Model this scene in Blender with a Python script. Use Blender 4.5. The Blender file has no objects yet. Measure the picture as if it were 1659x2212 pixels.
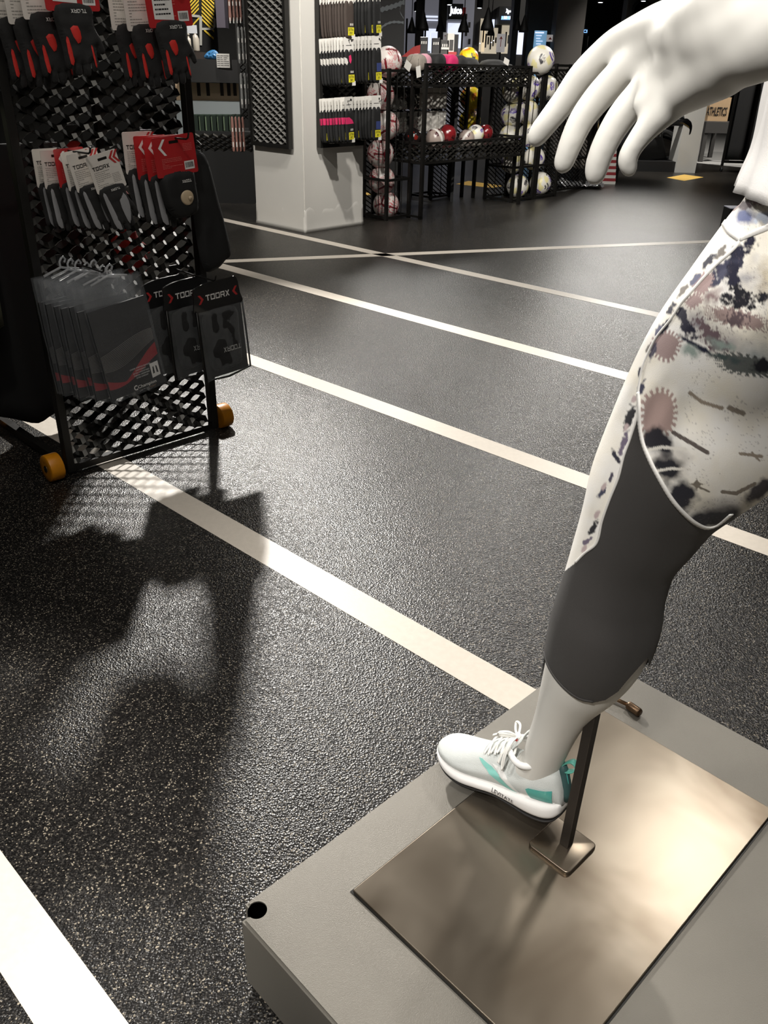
import bpy, bmesh, math, random
import numpy as np
from mathutils import Vector as V, Matrix, noise
from mathutils.bvhtree import BVHTree
from mathutils.geometry import tessellate_polygon
random.seed(7)
PI = math.pi
scene = bpy.context.scene
col = scene.collection
# ---------------- camera ----------------
F, PITCH, ROLL, H = 1792.7, math.radians(28.31), math.radians(1.35), 1.25
cd = bpy.data.cameras.new('camera'); cam = bpy.data.objects.new('camera', cd); col.objects.link(cam)
fw = V((0, math.cos(PITCH), -math.sin(PITCH))); r0 = V((1, 0, 0)); u0 = r0.cross(fw)
CR = math.cos(ROLL)*r0+math.sin(ROLL)*u0; CU = -math.sin(ROLL)*r0+math.cos(ROLL)*u0
M = Matrix((CR, CU, -fw)).transposed().to_4x4(); M.translation = V((0, 0, H))
cam.matrix_world = M
cd.sensor_fit = 'VERTICAL'; cd.sensor_height = 36; cd.lens = 36*F/2212; cd.clip_start = .02; cd.clip_end = 200
scene.camera = cam
scene.view_settings.view_transform = 'Standard'; scene.view_settings.look = 'None'
scene.view_settings.exposure = 0.0; scene.view_settings.gamma = 1
scene.view_settings.use_curve_mapping = False
# ---------------- world and lights ----------------
w = bpy.data.worlds.new('world'); scene.world = w; w.use_nodes = True
w.node_tree.nodes['Background'].inputs[0].default_value = (.9, .93, 1, 1)
w.node_tree.nodes['Background'].inputs[1].default_value = .045
def aim(o, tgt):
    o.rotation_euler = (V(tgt)-o.location).to_track_quat('-Z', 'Y').to_euler()
def spot(loc, tgt, power, ang=60, blend=.5, size=.06, c=(1, .96, .9)):
    l = bpy.data.lights.new('spot_light', 'SPOT'); l.energy = power; l.spot_size = math.radians(ang)
    l.spot_blend = blend; l.shadow_soft_size = size; l.color = c
    o = bpy.data.objects.new('spot_light', l); col.objects.link(o); o.location = loc; aim(o, tgt); return o
def area(loc, tgt, power, sx, sy, c=(1, .96, .9)):
    l = bpy.data.lights.new('area_light', 'AREA'); l.energy = power; l.shape = 'RECTANGLE'; l.size = sx; l.size_y = sy; l.color = c
    o = bpy.data.objects.new('area_light', l); col.objects.link(o); o.location = loc; aim(o, tgt); return o
spot((-1.35, 6.6, 3.3), (-.4, 2.2, 0), 1500, 70, .6, .12)        # high spots beyond the wheeled rack: floor sheen and its shadow
spot((-.35, 8.2, 3.3), (.0, 2.4, 0), 750, 70, .7, .12)
spot((4.0, 14.5, 3.3), (1.3, 4.8, 0), 420, 50, .9, .2)           # far right sheen
spot((1.9, 3.4, 3.3), (.45, .95, .3), 120, 60, .6, .16)          # back light on the plinth
spot((-1.35, .2, 3.1), (-1.1, .70, 0), 700, 36, .5, .05)         # near left pool of light
spot((-.9, -1.3, 3.2), (.35, .8, .9), 380, 40, .8, .10)          # front light on the mannequin
spot((.1, .2, 3.2), (.2, .55, 1.2), 110, 60, .8, .10)
spot((-2.6, 4.4, 3.3), (-.9, 7.4, .6), 420, 60, .6, .05)         # pillar left face
spot((.9, 4.6, 3.3), (-.2, 7.6, .9), 260, 60, .6, .04)           # pillar right face and sock packs
spot((-.2, 5.4, 3.3), (.7, 8.6, .6), 300, 70, .6, .05)
spot((2.0, 6.4, 3.3), (1.7, 9.6, .6), 300, 60, .6, .05)
spot((.5, 1.8, 3.4), (.95, 8.9, .8), 900, 16, .5, .04)          # added narrow beam brightening the packs behind the bin
spot((1.5, 10.4, 3.4), (1.2, 10.7, 0), 160, 34, .5, .05)  # added to brighten the yellow floor sticker
spot((2.8, 11.8, 3.3), (4.2, 13.6, .4), 500, 80, .6, .05)
spot((-.5, .3, 3.3), (-.8, 2.7, 1.0), 45, 50, .8, .08)           # weak light on the near face of the rack
spot((.2, 11.5, 3.4), (.2, 6.5, 0), 260, 90, .9, .25)  # added for a grazing sheen on the far floor
spot((3.2, 11.0, 3.4), (1.8, 6.0, 0), 300, 90, .9, .25)  # second spot added for the far floor sheen
spot((-.25, 2.2, 3.3), (-.8, 2.75, 1.2), 18, 50, .8, .05)          # glints on the rack mesh
area((.1, .4, 3.45), (.1, .6, 0), 26, 1.6, 1.6)
area((1, 4, 3.45), (1, 4, 0), 9, 9, 9)
spot((-1.7, .3, 2.9), (.36, .8, .9), 120, 34, .8, .08)           # added side fill brightening the leg
# ---------------- helpers ----------------
def ray(x, y):
    return fw+CR*((x-829.5)/F)-CU*((y-1106)/F)
def fl(x, y, z=0.):
    d = ray(x, y); return V((0, 0, H))+d*((z-H)/d.z)
def dep(x, y, d):
    return V((0, 0, H))+ray(x, y)*d
def onplane(x, y, o, n):
    d = ray(x, y); c = V((0, 0, H)); return c+d*((V(o)-c).dot(n)/d.dot(n))
def pix(P):
    q = V(P)-V((0, 0, H)); d = q.dot(fw); return 829.5+F*q.dot(CR)/d, 1106-F*q.dot(CU)/d
def lin(c):
    if isinstance(c, str): c = tuple(int(c[i:i+2], 16) for i in (0, 2, 4))
    return tuple(((v/255)/12.92 if v/255 <= .04045 else ((v/255+.055)/1.055)**2.4) for v in c[:3])+(1,)
_m = {}
def mat(name, c=None, rough=.5, metal=0., spec=.5, var=0., vscale=20., bump=0., bscale=200., coat=0., emit=None, estr=1., alpha=1., trans=0., sheen=0., attr=None, sss=0.):
    if name in _m: return _m[name]
    m = bpy.data.materials.new(name); m.use_nodes = True; nt = m.node_tree; b = nt.nodes['Principled BSDF']
    base = lin(c) if c is not None else (.5, .5, .5, 1)
    b.inputs['Base Color'].default_value = base; b.inputs['Roughness'].default_value = rough
    b.inputs['Metallic'].default_value = metal; b.inputs['Specular IOR Level'].default_value = spec
    b.inputs['Coat Weight'].default_value = coat; b.inputs['Alpha'].default_value = alpha
    b.inputs['Transmission Weight'].default_value = trans; b.inputs['Sheen Weight'].default_value = sheen
    if emit is not None:
        b.inputs['Emission Color'].default_value = lin(emit); b.inputs['Emission Strength'].default_value = estr
    if sss: b.inputs['Subsurface Weight'].default_value = sss; b.inputs['Subsurface Radius'].default_value = (.02, .015, .01)
    tc = nt.nodes.new('ShaderNodeTexCoord')
    if var:
        n = nt.nodes.new('ShaderNodeTexNoise'); n.inputs['Scale'].default_value = vscale; n.inputs['Detail'].default_value = 5
        nt.links.new(tc.outputs['Object'], n.inputs['Vector'])
        r = nt.nodes.new('ShaderNodeMapRange'); r.inputs['From Min'].default_value = .3; r.inputs['From Max'].default_value = .7
        r.inputs['To Min'].default_value = 1-var; r.inputs['To Max'].default_value = 1+var
        nt.links.new(n.outputs['Fac'], r.inputs['Value'])
        mx = nt.nodes.new('ShaderNodeVectorMath'); mx.operation = 'SCALE'; mx.inputs[0].default_value = base[:3]
        nt.links.new(r.outputs[0], mx.inputs['Scale']); nt.links.new(mx.outputs[0], b.inputs['Base Color'])
        r2 = nt.nodes.new('ShaderNodeMapRange'); r2.inputs['To Min'].default_value = max(0, rough-.08); r2.inputs['To Max'].default_value = rough+.08
        nt.links.new(n.outputs['Fac'], r2.inputs['Value']); nt.links.new(r2.outputs[0], b.inputs['Roughness'])
    if bump:
        n = nt.nodes.new('ShaderNodeTexNoise'); n.inputs['Scale'].default_value = bscale; n.inputs['Detail'].default_value = 3
        nt.links.new(tc.outputs['Object'], n.inputs['Vector'])
        bp = nt.nodes.new('ShaderNodeBump'); bp.inputs['Strength'].default_value = bump; bp.inputs['Distance'].default_value = .002
        nt.links.new(n.outputs['Fac'], bp.inputs['Height']); nt.links.new(bp.outputs[0], b.inputs['Normal'])
    if attr:
        a = nt.nodes.new('ShaderNodeAttribute'); a.attribute_name = attr; nt.links.new(a.outputs['Color'], b.inputs['Base Color'])
    _m[name] = m; return m
def wm(o):
    m = Matrix.Identity(4)
    while o is not None: m = o.matrix_basis @ m; o = o.parent
    return m
def tag(o, label=None, cat=None, group=None, kind=None):
    if label: o['label'] = label
    if cat: o['category'] = cat
    if group: o['group'] = group
    if kind: o['kind'] = kind
    return o
def thing(name, loc, label=None, cat=None, group=None, rz=0., rot=None):
    o = bpy.data.objects.new(name, None); col.objects.link(o); o.location = loc
    if rot is not None: o.rotation_euler = rot
    else: o.rotation_euler = (0, 0, rz)
    o.empty_display_size = .05
    return tag(o, label, cat, group)
def mk(name, vs, fs, m, parent=None, smooth=False, world=False):
    me = bpy.data.meshes.new(name)
    if world and parent is not None:
        inv = wm(parent).inverted(); vs = [inv @ V(v) for v in vs]
    me.from_pydata([tuple(v) for v in vs], [], fs)
    ms = m if isinstance(m, (list, tuple)) else [m]
    for q in ms: me.materials.append(q)
    if smooth: me.shade_smooth()
    me.update()
    o = bpy.data.objects.new(name, me); col.objects.link(o); o.parent = parent
    return o
def frame_from(d):
    d = V(d).normalized(); a = V((0, 0, 1)) if abs(d.z) < .9 else V((1, 0, 0))
    x = d.cross(a).normalized(); return x, x.cross(d).normalized()
def crom(P, n):
    """Catmull-Rom resampling of rows (numpy) to n rows by chord length."""
    P = np.array(P, float); d = np.r_[0, np.cumsum(np.maximum(1e-6, np.linalg.norm(np.diff(P[:, :3], axis=0), axis=1)))]
    t = np.linspace(0, d[-1], n); out = np.zeros((n, P.shape[1]))
    m = np.zeros_like(P); m[1:-1] = (P[2:]-P[:-2])/(d[2:]-d[:-2])[:, None]
    m[0] = (P[1]-P[0])/(d[1]-d[0]); m[-1] = (P[-1]-P[-2])/(d[-1]-d[-2])
    k = np.clip(np.searchsorted(d, t, side='right')-1, 0, len(d)-2); h = (d[k+1]-d[k])[:, None]; s = ((t-d[k])/h[:, 0])[:, None]
    return (2*s**3-3*s**2+1)*P[k]+(s**3-2*s**2+s)*h*m[k]+(-2*s**3+3*s**2)*P[k+1]+(s**3-s**2)*h*m[k+1]
class MB:
    def __init__(s): s.v = []; s.f = []; s.m = []; s.cur = 0
    def add(s, vs, fs):
        n = len(s.v); s.v += [V(v) for v in vs]; s.f += [tuple(i+n for i in f) for f in fs]; s.m += [s.cur]*len(fs); return s
    def box(s, lo, hi, mx=None, bev=0.):
        x0, y0, z0 = lo; x1, y1, z1 = hi
        if bev:
            bm = bmesh.new(); bmesh.ops.create_cube(bm, size=1)
            for v in bm.verts: v.co = V(((x0+x1)/2+v.co.x*(x1-x0), (y0+y1)/2+v.co.y*(y1-y0), (z0+z1)/2+v.co.z*(z1-z0)))
            bmesh.ops.bevel(bm, geom=bm.edges[:], offset=bev, segments=2, affect='EDGES', profile=.5)
            vs = [v.co.copy() for v in bm.verts]; fs = [[v.index for v in f.verts] for f in bm.faces]; bm.free()
        else:
            vs = [V(p) for p in ((x0, y0, z0), (x1, y0, z0), (x1, y1, z0), (x0, y1, z0), (x0, y0, z1), (x1, y0, z1), (x1, y1, z1), (x0, y1, z1))]
            fs = [(0, 3, 2, 1), (4, 5, 6, 7), (0, 1, 5, 4), (1, 2, 6, 5), (2, 3, 7, 6), (3, 0, 4, 7)]
        if mx is not None: vs = [mx @ v for v in vs]
        return s.add(vs, fs)
    def bar(s, a, b, w, h=None, up=(0, 0, 1)):
        a = V(a); b = V(b); h = h or w; d = (b-a).normalized(); u = V(up)
        if abs(d.dot(u)) > .99: u = V((0, 1, 0))
        x = d.cross(u).normalized(); y = x.cross(d)
        vs = [p+x*(i*w/2)+y*(j*h/2) for p in (a, b) for i, j in ((-1, -1), (1, -1), (1, 1), (-1, 1))]
        return s.add(vs, [(3, 2, 1, 0), (4, 5, 6, 7), (0, 1, 5, 4), (1, 2, 6, 5), (2, 3, 7, 6), (3, 0, 4, 7)])
    def tube(s, pts, r, n=8, cap=True, closed=False):
        pts = [V(p) for p in pts]; N = len(pts); R = r if isinstance(r, (list, tuple)) else [r]*N
        vs = []; px = None
        for i, p in enumerate(pts):
            if closed: d = pts[(i+1) % N]-pts[i-1]
            else: d = pts[min(i+1, N-1)]-pts[max(i-1, 0)]
            d.normalize()
            if px is None: x, y = frame_from(d)
            else: x = (px-d*px.dot(d)).normalized(); y = x.cross(d)
            px = x
            vs += [p+(x*math.cos(2*PI*k/n)+y*math.sin(2*PI*k/n))*R[i] for k in range(n)]
        fs = [(i*n+k, i*n+(k+1) % n, (i+1)*n+(k+1) % n, (i+1)*n+k) for i in range(N-1) for k in range(n)]
        if closed: fs += [((N-1)*n+k, (N-1)*n+(k+1) % n, (k+1) % n, k) for k in range(n)]
        elif cap: fs += [tuple(range(n))[::-1], tuple((N-1)*n+k for k in range(n))]
        return s.add(vs, fs)
    def loft(s, rings, cap=True):
        n = len(rings[0]); vs = [V(p) for r in rings for p in r]
        fs = [(i*n+k, i*n+(k+1) % n, (i+1)*n+(k+1) % n, (i+1)*n+k) for i in range(len(rings)-1) for k in range(n)]
        if cap: fs += [tuple(range(n))[::-1], tuple((len(rings)-1)*n+k for k in range(n))]
        return s.add(vs, fs)
    def lathe(s, prof, c=(0, 0, 0), ax=(0, 0, 1), n=24):
        x, y = frame_from(ax); a = V(ax).normalized(); c = V(c)
        return s.loft([[c+a*z+(x*math.cos(2*PI*k/n)+y*math.sin(2*PI*k/n))*max(r, 1e-5) for k in range(n)] for r, z in prof])
    def prism(s, poly, z0, z1, mx=None):
        n = len(poly); vs = [V((p[0], p[1], z0)) for p in poly]+[V((p[0], p[1], z1)) for p in poly]
        tri = tessellate_polygon([[V((p[0], p[1], 0)) for p in poly]])
        fs = [(a, b, c) for a, b, c in tri]+[(c+n, b+n, a+n) for a, b, c in tri]+[(i, (i+1) % n, n+(i+1) % n, n+i) for i in range(n)]
        if mx is not None: vs = [mx @ v for v in vs]
        return s.add(vs, fs)
    def build(s, name, m, parent=None, smooth=False, world=False):
        o = mk(name, s.v, s.f, m, parent, smooth, world)
        if isinstance(m, (list, tuple)): o.data.polygons.foreach_set('material_index', s.m)
        return o
def fixn(o):
    bm = bmesh.new(); bm.from_mesh(o.data); bmesh.ops.recalc_face_normals(bm, faces=bm.faces[:]); bm.to_mesh(o.data); bm.free(); return o
def autosmooth(o, ang=40):
    me = o.data; me.shade_smooth(); bm = bmesh.new(); bm.from_mesh(me); c = math.radians(ang)
    for e in bm.edges:
        e.smooth = not (len(e.link_faces) == 2 and e.calc_face_angle(0) > c)
    bm.to_mesh(me); bm.free(); return o
def axmat(o, x, y, z):
    m = Matrix((V(x), V(y), V(z))).transposed().to_4x4(); m.translation = V(o); return m
_tx = {}
def textmesh(body, bold=0.):
    """Vertices (2D) and faces of a flat text, height about 1, centred."""
    if (body, bold) in _tx: return _tx[(body, bold)]
    cu = bpy.data.curves.new('t', 'FONT'); cu.body = body; cu.size = 1; cu.resolution_u = 2; cu.offset = bold
    o = bpy.data.objects.new('t', cu); col.objects.link(o); bpy.context.view_layer.update()
    me = bpy.data.meshes.new_from_object(o.evaluated_get(bpy.context.evaluated_depsgraph_get()))
    vs = [v.co.copy() for v in me.vertices]; fs = [tuple(p.vertices) for p in me.polygons]
    bpy.data.objects.remove(o); bpy.data.meshes.remove(me)
    xs = [v.x for v in vs]; ys = [v.y for v in vs]; cx = (min(xs)+max(xs))/2; cy = (min(ys)+max(ys))/2
    w_ = max(xs)-min(xs); h_ = max(ys)-min(ys)
    vs = [V(((v.x-cx)/w_, (v.y-cy)/h_, 0)) for v in vs]
    _tx[(body, bold)] = (vs, fs); return vs, fs
def text(name, body, mx, w_, h_, m, parent, bold=0., mb=None):
    """Text filling w_ x h_ in the XY plane of mx (facing +Z)."""
    vs, fs = textmesh(body, bold); P = [mx @ V((v.x*w_, v.y*h_, 0)) for v in vs]
    if mb is not None: mb.add(P, fs); return None
    return mk(name, P, fs, m, parent)
def resolve(o, mods):
    """Apply modifiers through the depsgraph, returns the mesh."""
    for t, kw in mods:
        md = o.modifiers.new(t, t)
        for k, v in kw.items(): setattr(md, k, v)
    bpy.context.view_layer.update()
    me = bpy.data.meshes.new_from_object(o.evaluated_get(bpy.context.evaluated_depsgraph_get()))
    return me
def copy_tree(o, parent=None):
    c = o.copy(); col.objects.link(c); c.parent = parent
    for ch in [k for k in o.children]: copy_tree(ch, c)
    return c
def azd(a):
    a = math.radians(a); return V((math.sin(a), math.cos(a), 0))
FP, FQ = azd(-46.65), azd(43.35)          # floor stripes / store grid
BP, BQ = azd(-44.57), azd(45.43)          # plinth
# ---------------- setting: floor ----------------
def floor_mat():
    m = bpy.data.materials.new('speckled_floor'); m.use_nodes = True; nt = m.node_tree; N = nt.nodes; L = nt.links; b = N['Principled BSDF']
    tc = N.new('ShaderNodeTexCoord')
    v = N.new('ShaderNodeTexVoronoi'); v.inputs['Scale'].default_value = 230; v.inputs['Randomness'].default_value = 1; L.new(tc.outputs['Object'], v.inputs['Vector'])
    sp = N.new('ShaderNodeSeparateColor'); L.new(v.outputs['Color'], sp.inputs[0])
    vc = N.new('ShaderNodeTexVoronoi'); vc.inputs['Scale'].default_value = 400; L.new(tc.outputs['Object'], vc.inputs['Vector']); sp2 = N.new('ShaderNodeSeparateColor'); L.new(vc.outputs['Color'], sp2.inputs[0])
    r = N.new('ShaderNodeValToRGB'); e = r.color_ramp.elements
    e[0].position = 0; e[0].color = (.003, .003, .003, 1); e[1].position = .6; e[1].color = (.009, .008, .0075, 1)
    for p, c in ((.84, (.024, .022, .02, 1)), (.93, (.06, .054, .046, 1)), (1, (.30, .26, .20, 1))):
        q = e.new(p); q.color = c
    L.new(sp2.outputs[0], r.inputs[0])
    n = N.new('ShaderNodeTexNoise'); n.inputs['Scale'].default_value = 1.3; n.inputs['Detail'].default_value = 3; n.inputs['Roughness'].default_value = .6; L.new(tc.outputs['Object'], n.inputs['Vector'])
    mr = N.new('ShaderNodeMapRange'); mr.inputs['From Min'].default_value = .1; mr.inputs['From Max'].default_value = .9; mr.inputs['To Min'].default_value = .26; mr.inputs['To Max'].default_value = .33
    L.new(n.outputs['Fac'], mr.inputs['Value']); L.new(mr.outputs[0], b.inputs['Roughness'])
    mx = N.new('ShaderNodeVectorMath'); mx.operation = 'SCALE'; L.new(r.outputs[0], mx.inputs[0])
    m2 = N.new('ShaderNodeMapRange'); m2.inputs['From Min'].default_value = .2; m2.inputs['From Max'].default_value = .8; m2.inputs['To Min'].default_value = .8; m2.inputs['To Max'].default_value = 1.2
    L.new(n.outputs['Fac'], m2.inputs['Value']); L.new(m2.outputs[0], mx.inputs['Scale']); L.new(mx.outputs[0], b.inputs['Base Color'])
    n2 = N.new('ShaderNodeTexNoise'); n2.inputs['Scale'].default_value = 130; n2.inputs['Detail'].default_value = 2; L.new(tc.outputs['Object'], n2.inputs['Vector'])
    ad = N.new('ShaderNodeMath'); ad.operation = 'MULTIPLY_ADD'; ad.inputs[1].default_value = 1.0; L.new(v.outputs['Distance'], ad.inputs[0]); L.new(n2.outputs['Fac'], ad.inputs[2])
    bp = N.new('ShaderNodeBump'); bp.inputs['Strength'].default_value = .62; bp.inputs['Distance'].default_value = .0016
    L.new(ad.outputs[0], bp.inputs['Height']); L.new(bp.outputs[0], b.inputs['Normal'])
    b.inputs['Specular IOR Level'].default_value = .36
    return m
mf = floor_mat()
floor = MB().box((-14, -3, -.1), (22, 30, 0)).build('floor', mf); tag(floor, kind='structure')
m_str = mat('tape_cream', (208, 199, 186), .42, var=.04, vscale=60, bump=.12, bscale=300)
def stripe(a, b, wd, up=0, both=False):
    """a-b: pixels on the upper edge; width wd on the floor towards the camera."""
    A, B = fl(*a), fl(*b); d = (B-A).normalized(); n = V((d.y, -d.x, 0))
    if n.y > 0: n = -n
    vs = [A, B, B+n*wd, A+n*wd]; mb = MB()
    mb.add([V((v.x, v.y, .0008)) for v in vs]+[V((v.x, v.y, 0)) for v in vs], [(0, 1, 2, 3), (4, 5, 1, 0), (5, 6, 2, 1), (6, 7, 3, 2), (7, 4, 0, 3)])
    return fixn(mb.build('floor_stripe', m_str, floor))
stripe((200, 410), (1900, 779), .098)
stripe((464, 565), (2100, 1005), .105)
stripe((50, 590), (2300, 1395), .098)
stripe((45, 865), (1290, 1564), .098)
stripe((-330, 1390), (330, 2282), .098)
stripe((470, 562), (2300, 488), .098)
# ---------------- plinth ----------------
ZB = .155
m_pl = mat('plinth_grey_paint', (122, 118, 110), .42, metal=.35, var=.05, vscale=9, bump=.25, bscale=900)
def plate_mat():
    m = bpy.data.materials.new('brushed_steel'); m.use_nodes = True; nt = m.node_tree; N = nt.nodes; L = nt.links; b = N['Principled BSDF']
    tc = N.new('ShaderNodeTexCoord'); n = N.new('ShaderNodeTexNoise'); n.inputs['Scale'].default_value = 4.5; n.inputs['Detail'].default_value = 3; n.inputs['Distortion'].default_value = .6
    L.new(tc.outputs['Object'], n.inputs['Vector'])
    r = N.new('ShaderNodeValToRGB'); e = r.color_ramp.elements; e[0].position = .32; e[0].color = lin((92, 80, 66)); e[1].position = .68; e[1].color = lin((150, 140, 126))
    L.new(n.outputs['Fac'], r.inputs[0]); L.new(r.outputs[0], b.inputs['Base Color'])
    b.inputs['Metallic'].default_value = .9
    mr = N.new('ShaderNodeMapRange'); mr.inputs['To Min'].default_value = .24; mr.inputs['To Max'].default_value = .36
    L.new(n.outputs['Fac'], mr.inputs['Value']); L.new(mr.outputs[0], b.inputs['Roughness']); return m
m_steel = plate_mat()
m_dark = mat('dark_steel', (52, 48, 45), .45, metal=.6, var=.06)
m_blk = mat('black_powder_coat', (26, 25, 23), .42, metal=.2, var=.08)
C0 = fl(505, 1968, ZB)
plinth = thing('display_plinth', (C0.x, C0.y, 0), 'dark grey metal display plinth under the white mannequin foot', 'plinth', rot=(0, 0, math.atan2(BQ.y, BQ.x)))
# local x = BQ (away right), local y = BP (away left); body spans x 0..LQ, y -LP..0
def loc(P, o=plinth): return wm(o).inverted() @ V(P)
LQ = loc(fl(1372, 1461, ZB)).x; LP = 1.25
from math import cos, sin
hc = (.026, -.022); hr = .0145
mb = MB()
bm = bmesh.new(); bmesh.ops.create_cube(bm, size=1)
for v in bm.verts: v.co = V(((v.co.x+.5)*LQ, (v.co.y-.5)*LP, .012+(v.co.z+.5)*(ZB-.012)))
bmesh.ops.bevel(bm, geom=[e for e in bm.edges if abs(e.verts[0].co.z-e.verts[1].co.z) > .05], offset=.02, segments=6, affect='EDGES')
bmesh.ops.bevel(bm, geom=[e for e in bm.edges if e.verts[0].co.z > ZB-.001 and e.verts[1].co.z > ZB-.001 and len([f for f in e.link_faces if abs(f.normal.z) < .5])], offset=.004, segments=3, affect='EDGES')
me = bpy.data.meshes.new('plinth_body'); bm.to_mesh(me); bm.free(); me.materials.append(m_pl)
ob = bpy.data.objects.new('plinth_body', me); col.objects.link(ob); ob.parent = plinth
cut = MB().lathe([(hr, -.05), (hr, .05)], (hc[0], hc[1], ZB), (0, 0, 1), 40).build('cutter', m_pl, plinth); fixn(cut)
md = ob.modifiers.new('b', 'BOOLEAN'); md.object = cut; md.operation = 'DIFFERENCE'; md.solver = 'EXACT'
bpy.context.view_layer.update()
me2 = bpy.data.meshes.new_from_object(ob.evaluated_get(bpy.context.evaluated_depsgraph_get())); ob.modifiers.clear(); ob.data = me2; bpy.data.objects.remove(cut)
autosmooth(ob, 35)
tag(ob, 'grey satin painted box with a round hole at its corner')
MB().lathe([(.0001, -.0012), (hr-.0002, -.001), (hr-.0002, .043), (hr-.0008, .043), (hr-.0009, 0.001), (.0001, .0005)], (hc[0], hc[1], ZB-.045), (0, 0, 1), 24).build('hole_shade_liner', mat('hole_shade_black', (4, 4, 4), .9, spec=0.), plinth)  # near-black lining paints the shade inside the hole
# shadow gap base
MB().box((.02, -LP+.02, 0), (LQ-.02, -.02, .013)).build('recessed_foot', m_blk, plinth)
pa, pb, pc = loc(fl(727, 1893, ZB)), loc(fl(1304, 1540, ZB)), loc(fl(1659, 1771, ZB))
x0, x1, y1, y0 = pa.x, pb.x, pa.y, pc.y
pl = MB().box((pa.x, loc(fl(1659, 1771, ZB)).y, ZB), (pb.x, (pa.y+pb.y)/2, ZB+.006), bev=.0012).build('steel_plate', m_steel, plinth)
tag(pl, 'brushed brown-grey steel sheet lying on top')
MB().box((pa.x-.003, pc.y-.003, ZB), (pb.x+.003, (pa.y+pb.y)/2+.003, ZB+.0012)).build('plate_gap', m_blk, plinth)
# support stand
stand = thing('support_rod', fl(1222, 1828, ZB+.006), 'square black steel support rod standing on a small foot plate behind the sneaker', 'rod', rot=(0, 0, math.atan2(BQ.y, BQ.x)))
q = [wm(stand).inverted() @ fl(a, b, ZB+.010) for a, b in ((1147, 1816), (1230, 1888), (1291, 1827))]
fx0, fx1, fy0, fy1 = q[1].x-.004, q[2].x, q[1].y, q[0].y
import mathutils
def rr2(x0, y0, x1, y1, r, k=6):
    return [(cx+r*cos(math.radians(a0+90*i/k)), cy+r*math.sin(math.radians(a0+90*i/k))) for cx, cy, a0 in ((x1-r, y1-r, 0), (x0+r, y1-r, 90), (x0+r, y0+r, 180), (x1-r, y0+r, 270)) for i in range(k+1)]
mb = MB(); mb.loft([[(x, y, z) for x, y in rr2(fx0+i, fy0+i, fx1-i, fy1-i, .009-i)] for z, i in ((.0003, .0), (.0052, 0), (.0062, .0006), (.0066, .0016))])
o = fixn(mb.build('foot_plate', m_steel, stand)); autosmooth(o, 50)
rd = MB().box((-.0078, -.0078, .0065), (.0078, .0078, .40), bev=.001)
o = rd.build('rod', m_dark, stand)
for v in o.data.vertices:
    if v.co.z > .2: v.co.x += .008; v.co.y -= .004
# small brass peg at the far edge of the plinth
peg = thing('brass_peg', fl(1350, 1521, ZB+.009), 'small brass-coloured peg lying at the back of the plinth', 'peg')
a, b, c, d = fl(1300, 1496, ZB+.006), fl(1355, 1522, ZB+.006), fl(1356, 1522, ZB+.009), fl(1383, 1541, ZB+.009)
m_br = mat('brass', (170, 140, 110), .3, metal=.9)
MB().tube([a, b], .004, 12).build('thin_shank', m_br, peg, True, True)
MB().tube([c, c.lerp(d, .05), c.lerp(d, .15), c.lerp(d, .9), d], [.0062, .0082, .0086, .0086, .007], 16).build('thick_end', mat('bronze', (110, 88, 68), .35, metal=.8), peg, True, True)
# ---------------- mannequin ----------------
m_man = mat('mannequin_white', (222, 220, 214), .48, spec=.35, var=.02, vscale=6, sss=0.)
man = thing('mannequin', (.25, .93, ZB), 'white female mannequin in patterned leggings and white shirt, arm hanging towards the camera', 'mannequin')

heelw = fl(1186, 1808, ZB+.006); toew = fl(962, 1668, ZB+.006)
fd = (toew-heelw); fd.z = 0; fd.normalize(); sq_ = V((-fd.y, fd.x, 0))      # sq_: the shoe's own left (towards the camera side)
ctr = heelw-fd*.002-sq_*.027+V((0, 0, .026))
tilt = math.radians(-5.5)                                                   # heel raised
ex = (fd*cos(tilt)+V((0, 0, 1))*math.sin(tilt)); ez = ex.cross(sq_)
MS = axmat(ctr, ex, sq_, ez) @ Matrix.Diagonal((.885, .97, 1.10, 1))
LO = MS @ V((.05, .0, .085)); LN = (azd(45)+V((0, 0, .085))).normalized()   # leg plane
def sec(px_, py_, rp):
    P = onplane(px_, py_, LO, LN); d = (P-V((0, 0, H))).dot(fw); return (P.x, P.y, P.z, rp*d/F)
secs = [(1150, 1690, 43), (1168, 1650, 43), (1187, 1600, 47), (1210, 1548, 56), (1234, 1500, 71), (1264, 1452, 92), (1290, 1400, 107), (1310, 1335, 112), (1326, 1270, 106), (1350, 1195, 108), (1388, 1120, 126), (1428, 1045, 148), (1505, 945, 184), (1608, 812, 220), (1710, 688, 234), (1820, 556, 246), (1885, 425, 232)]
S = [sec(*s) for s in secs]
hip = V(sec(1788, 540, 250)[:3])
mb = MB()
def blob(path, n=16):
    """tapered capsule chain as overlapping geometry for the voxel remesh"""
    P = crom([tuple(p[0])+(p[1],) for p in path], max(6, len(path)*5))
    c = [V(p[:3]) for p in P]; r = [float(x[3]) for x in P]
    a = (c[0]-c[1]).normalized(); b = (c[-1]-c[-2]).normalized()
    ca = [c[0]+a*r[0]*k for k in (.98, .85, .5)]; cb = [c[-1]+b*r[-1]*k for k in (.5, .85, .98)]
    mb.tube(ca+c+cb, [r[0]*.15, r[0]*.52, r[0]*.87]+r+[r[-1]*.87, r[-1]*.52, r[-1]*.15], n)
L3 = [(V(s[:3]), s[3]*(.965 if i > 2 else 1.0)) for i, s in enumerate(S)]
blob(L3, 28)
side = azd(45); fwd = azd(-45); Z = V((0, 0, 1))
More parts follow.
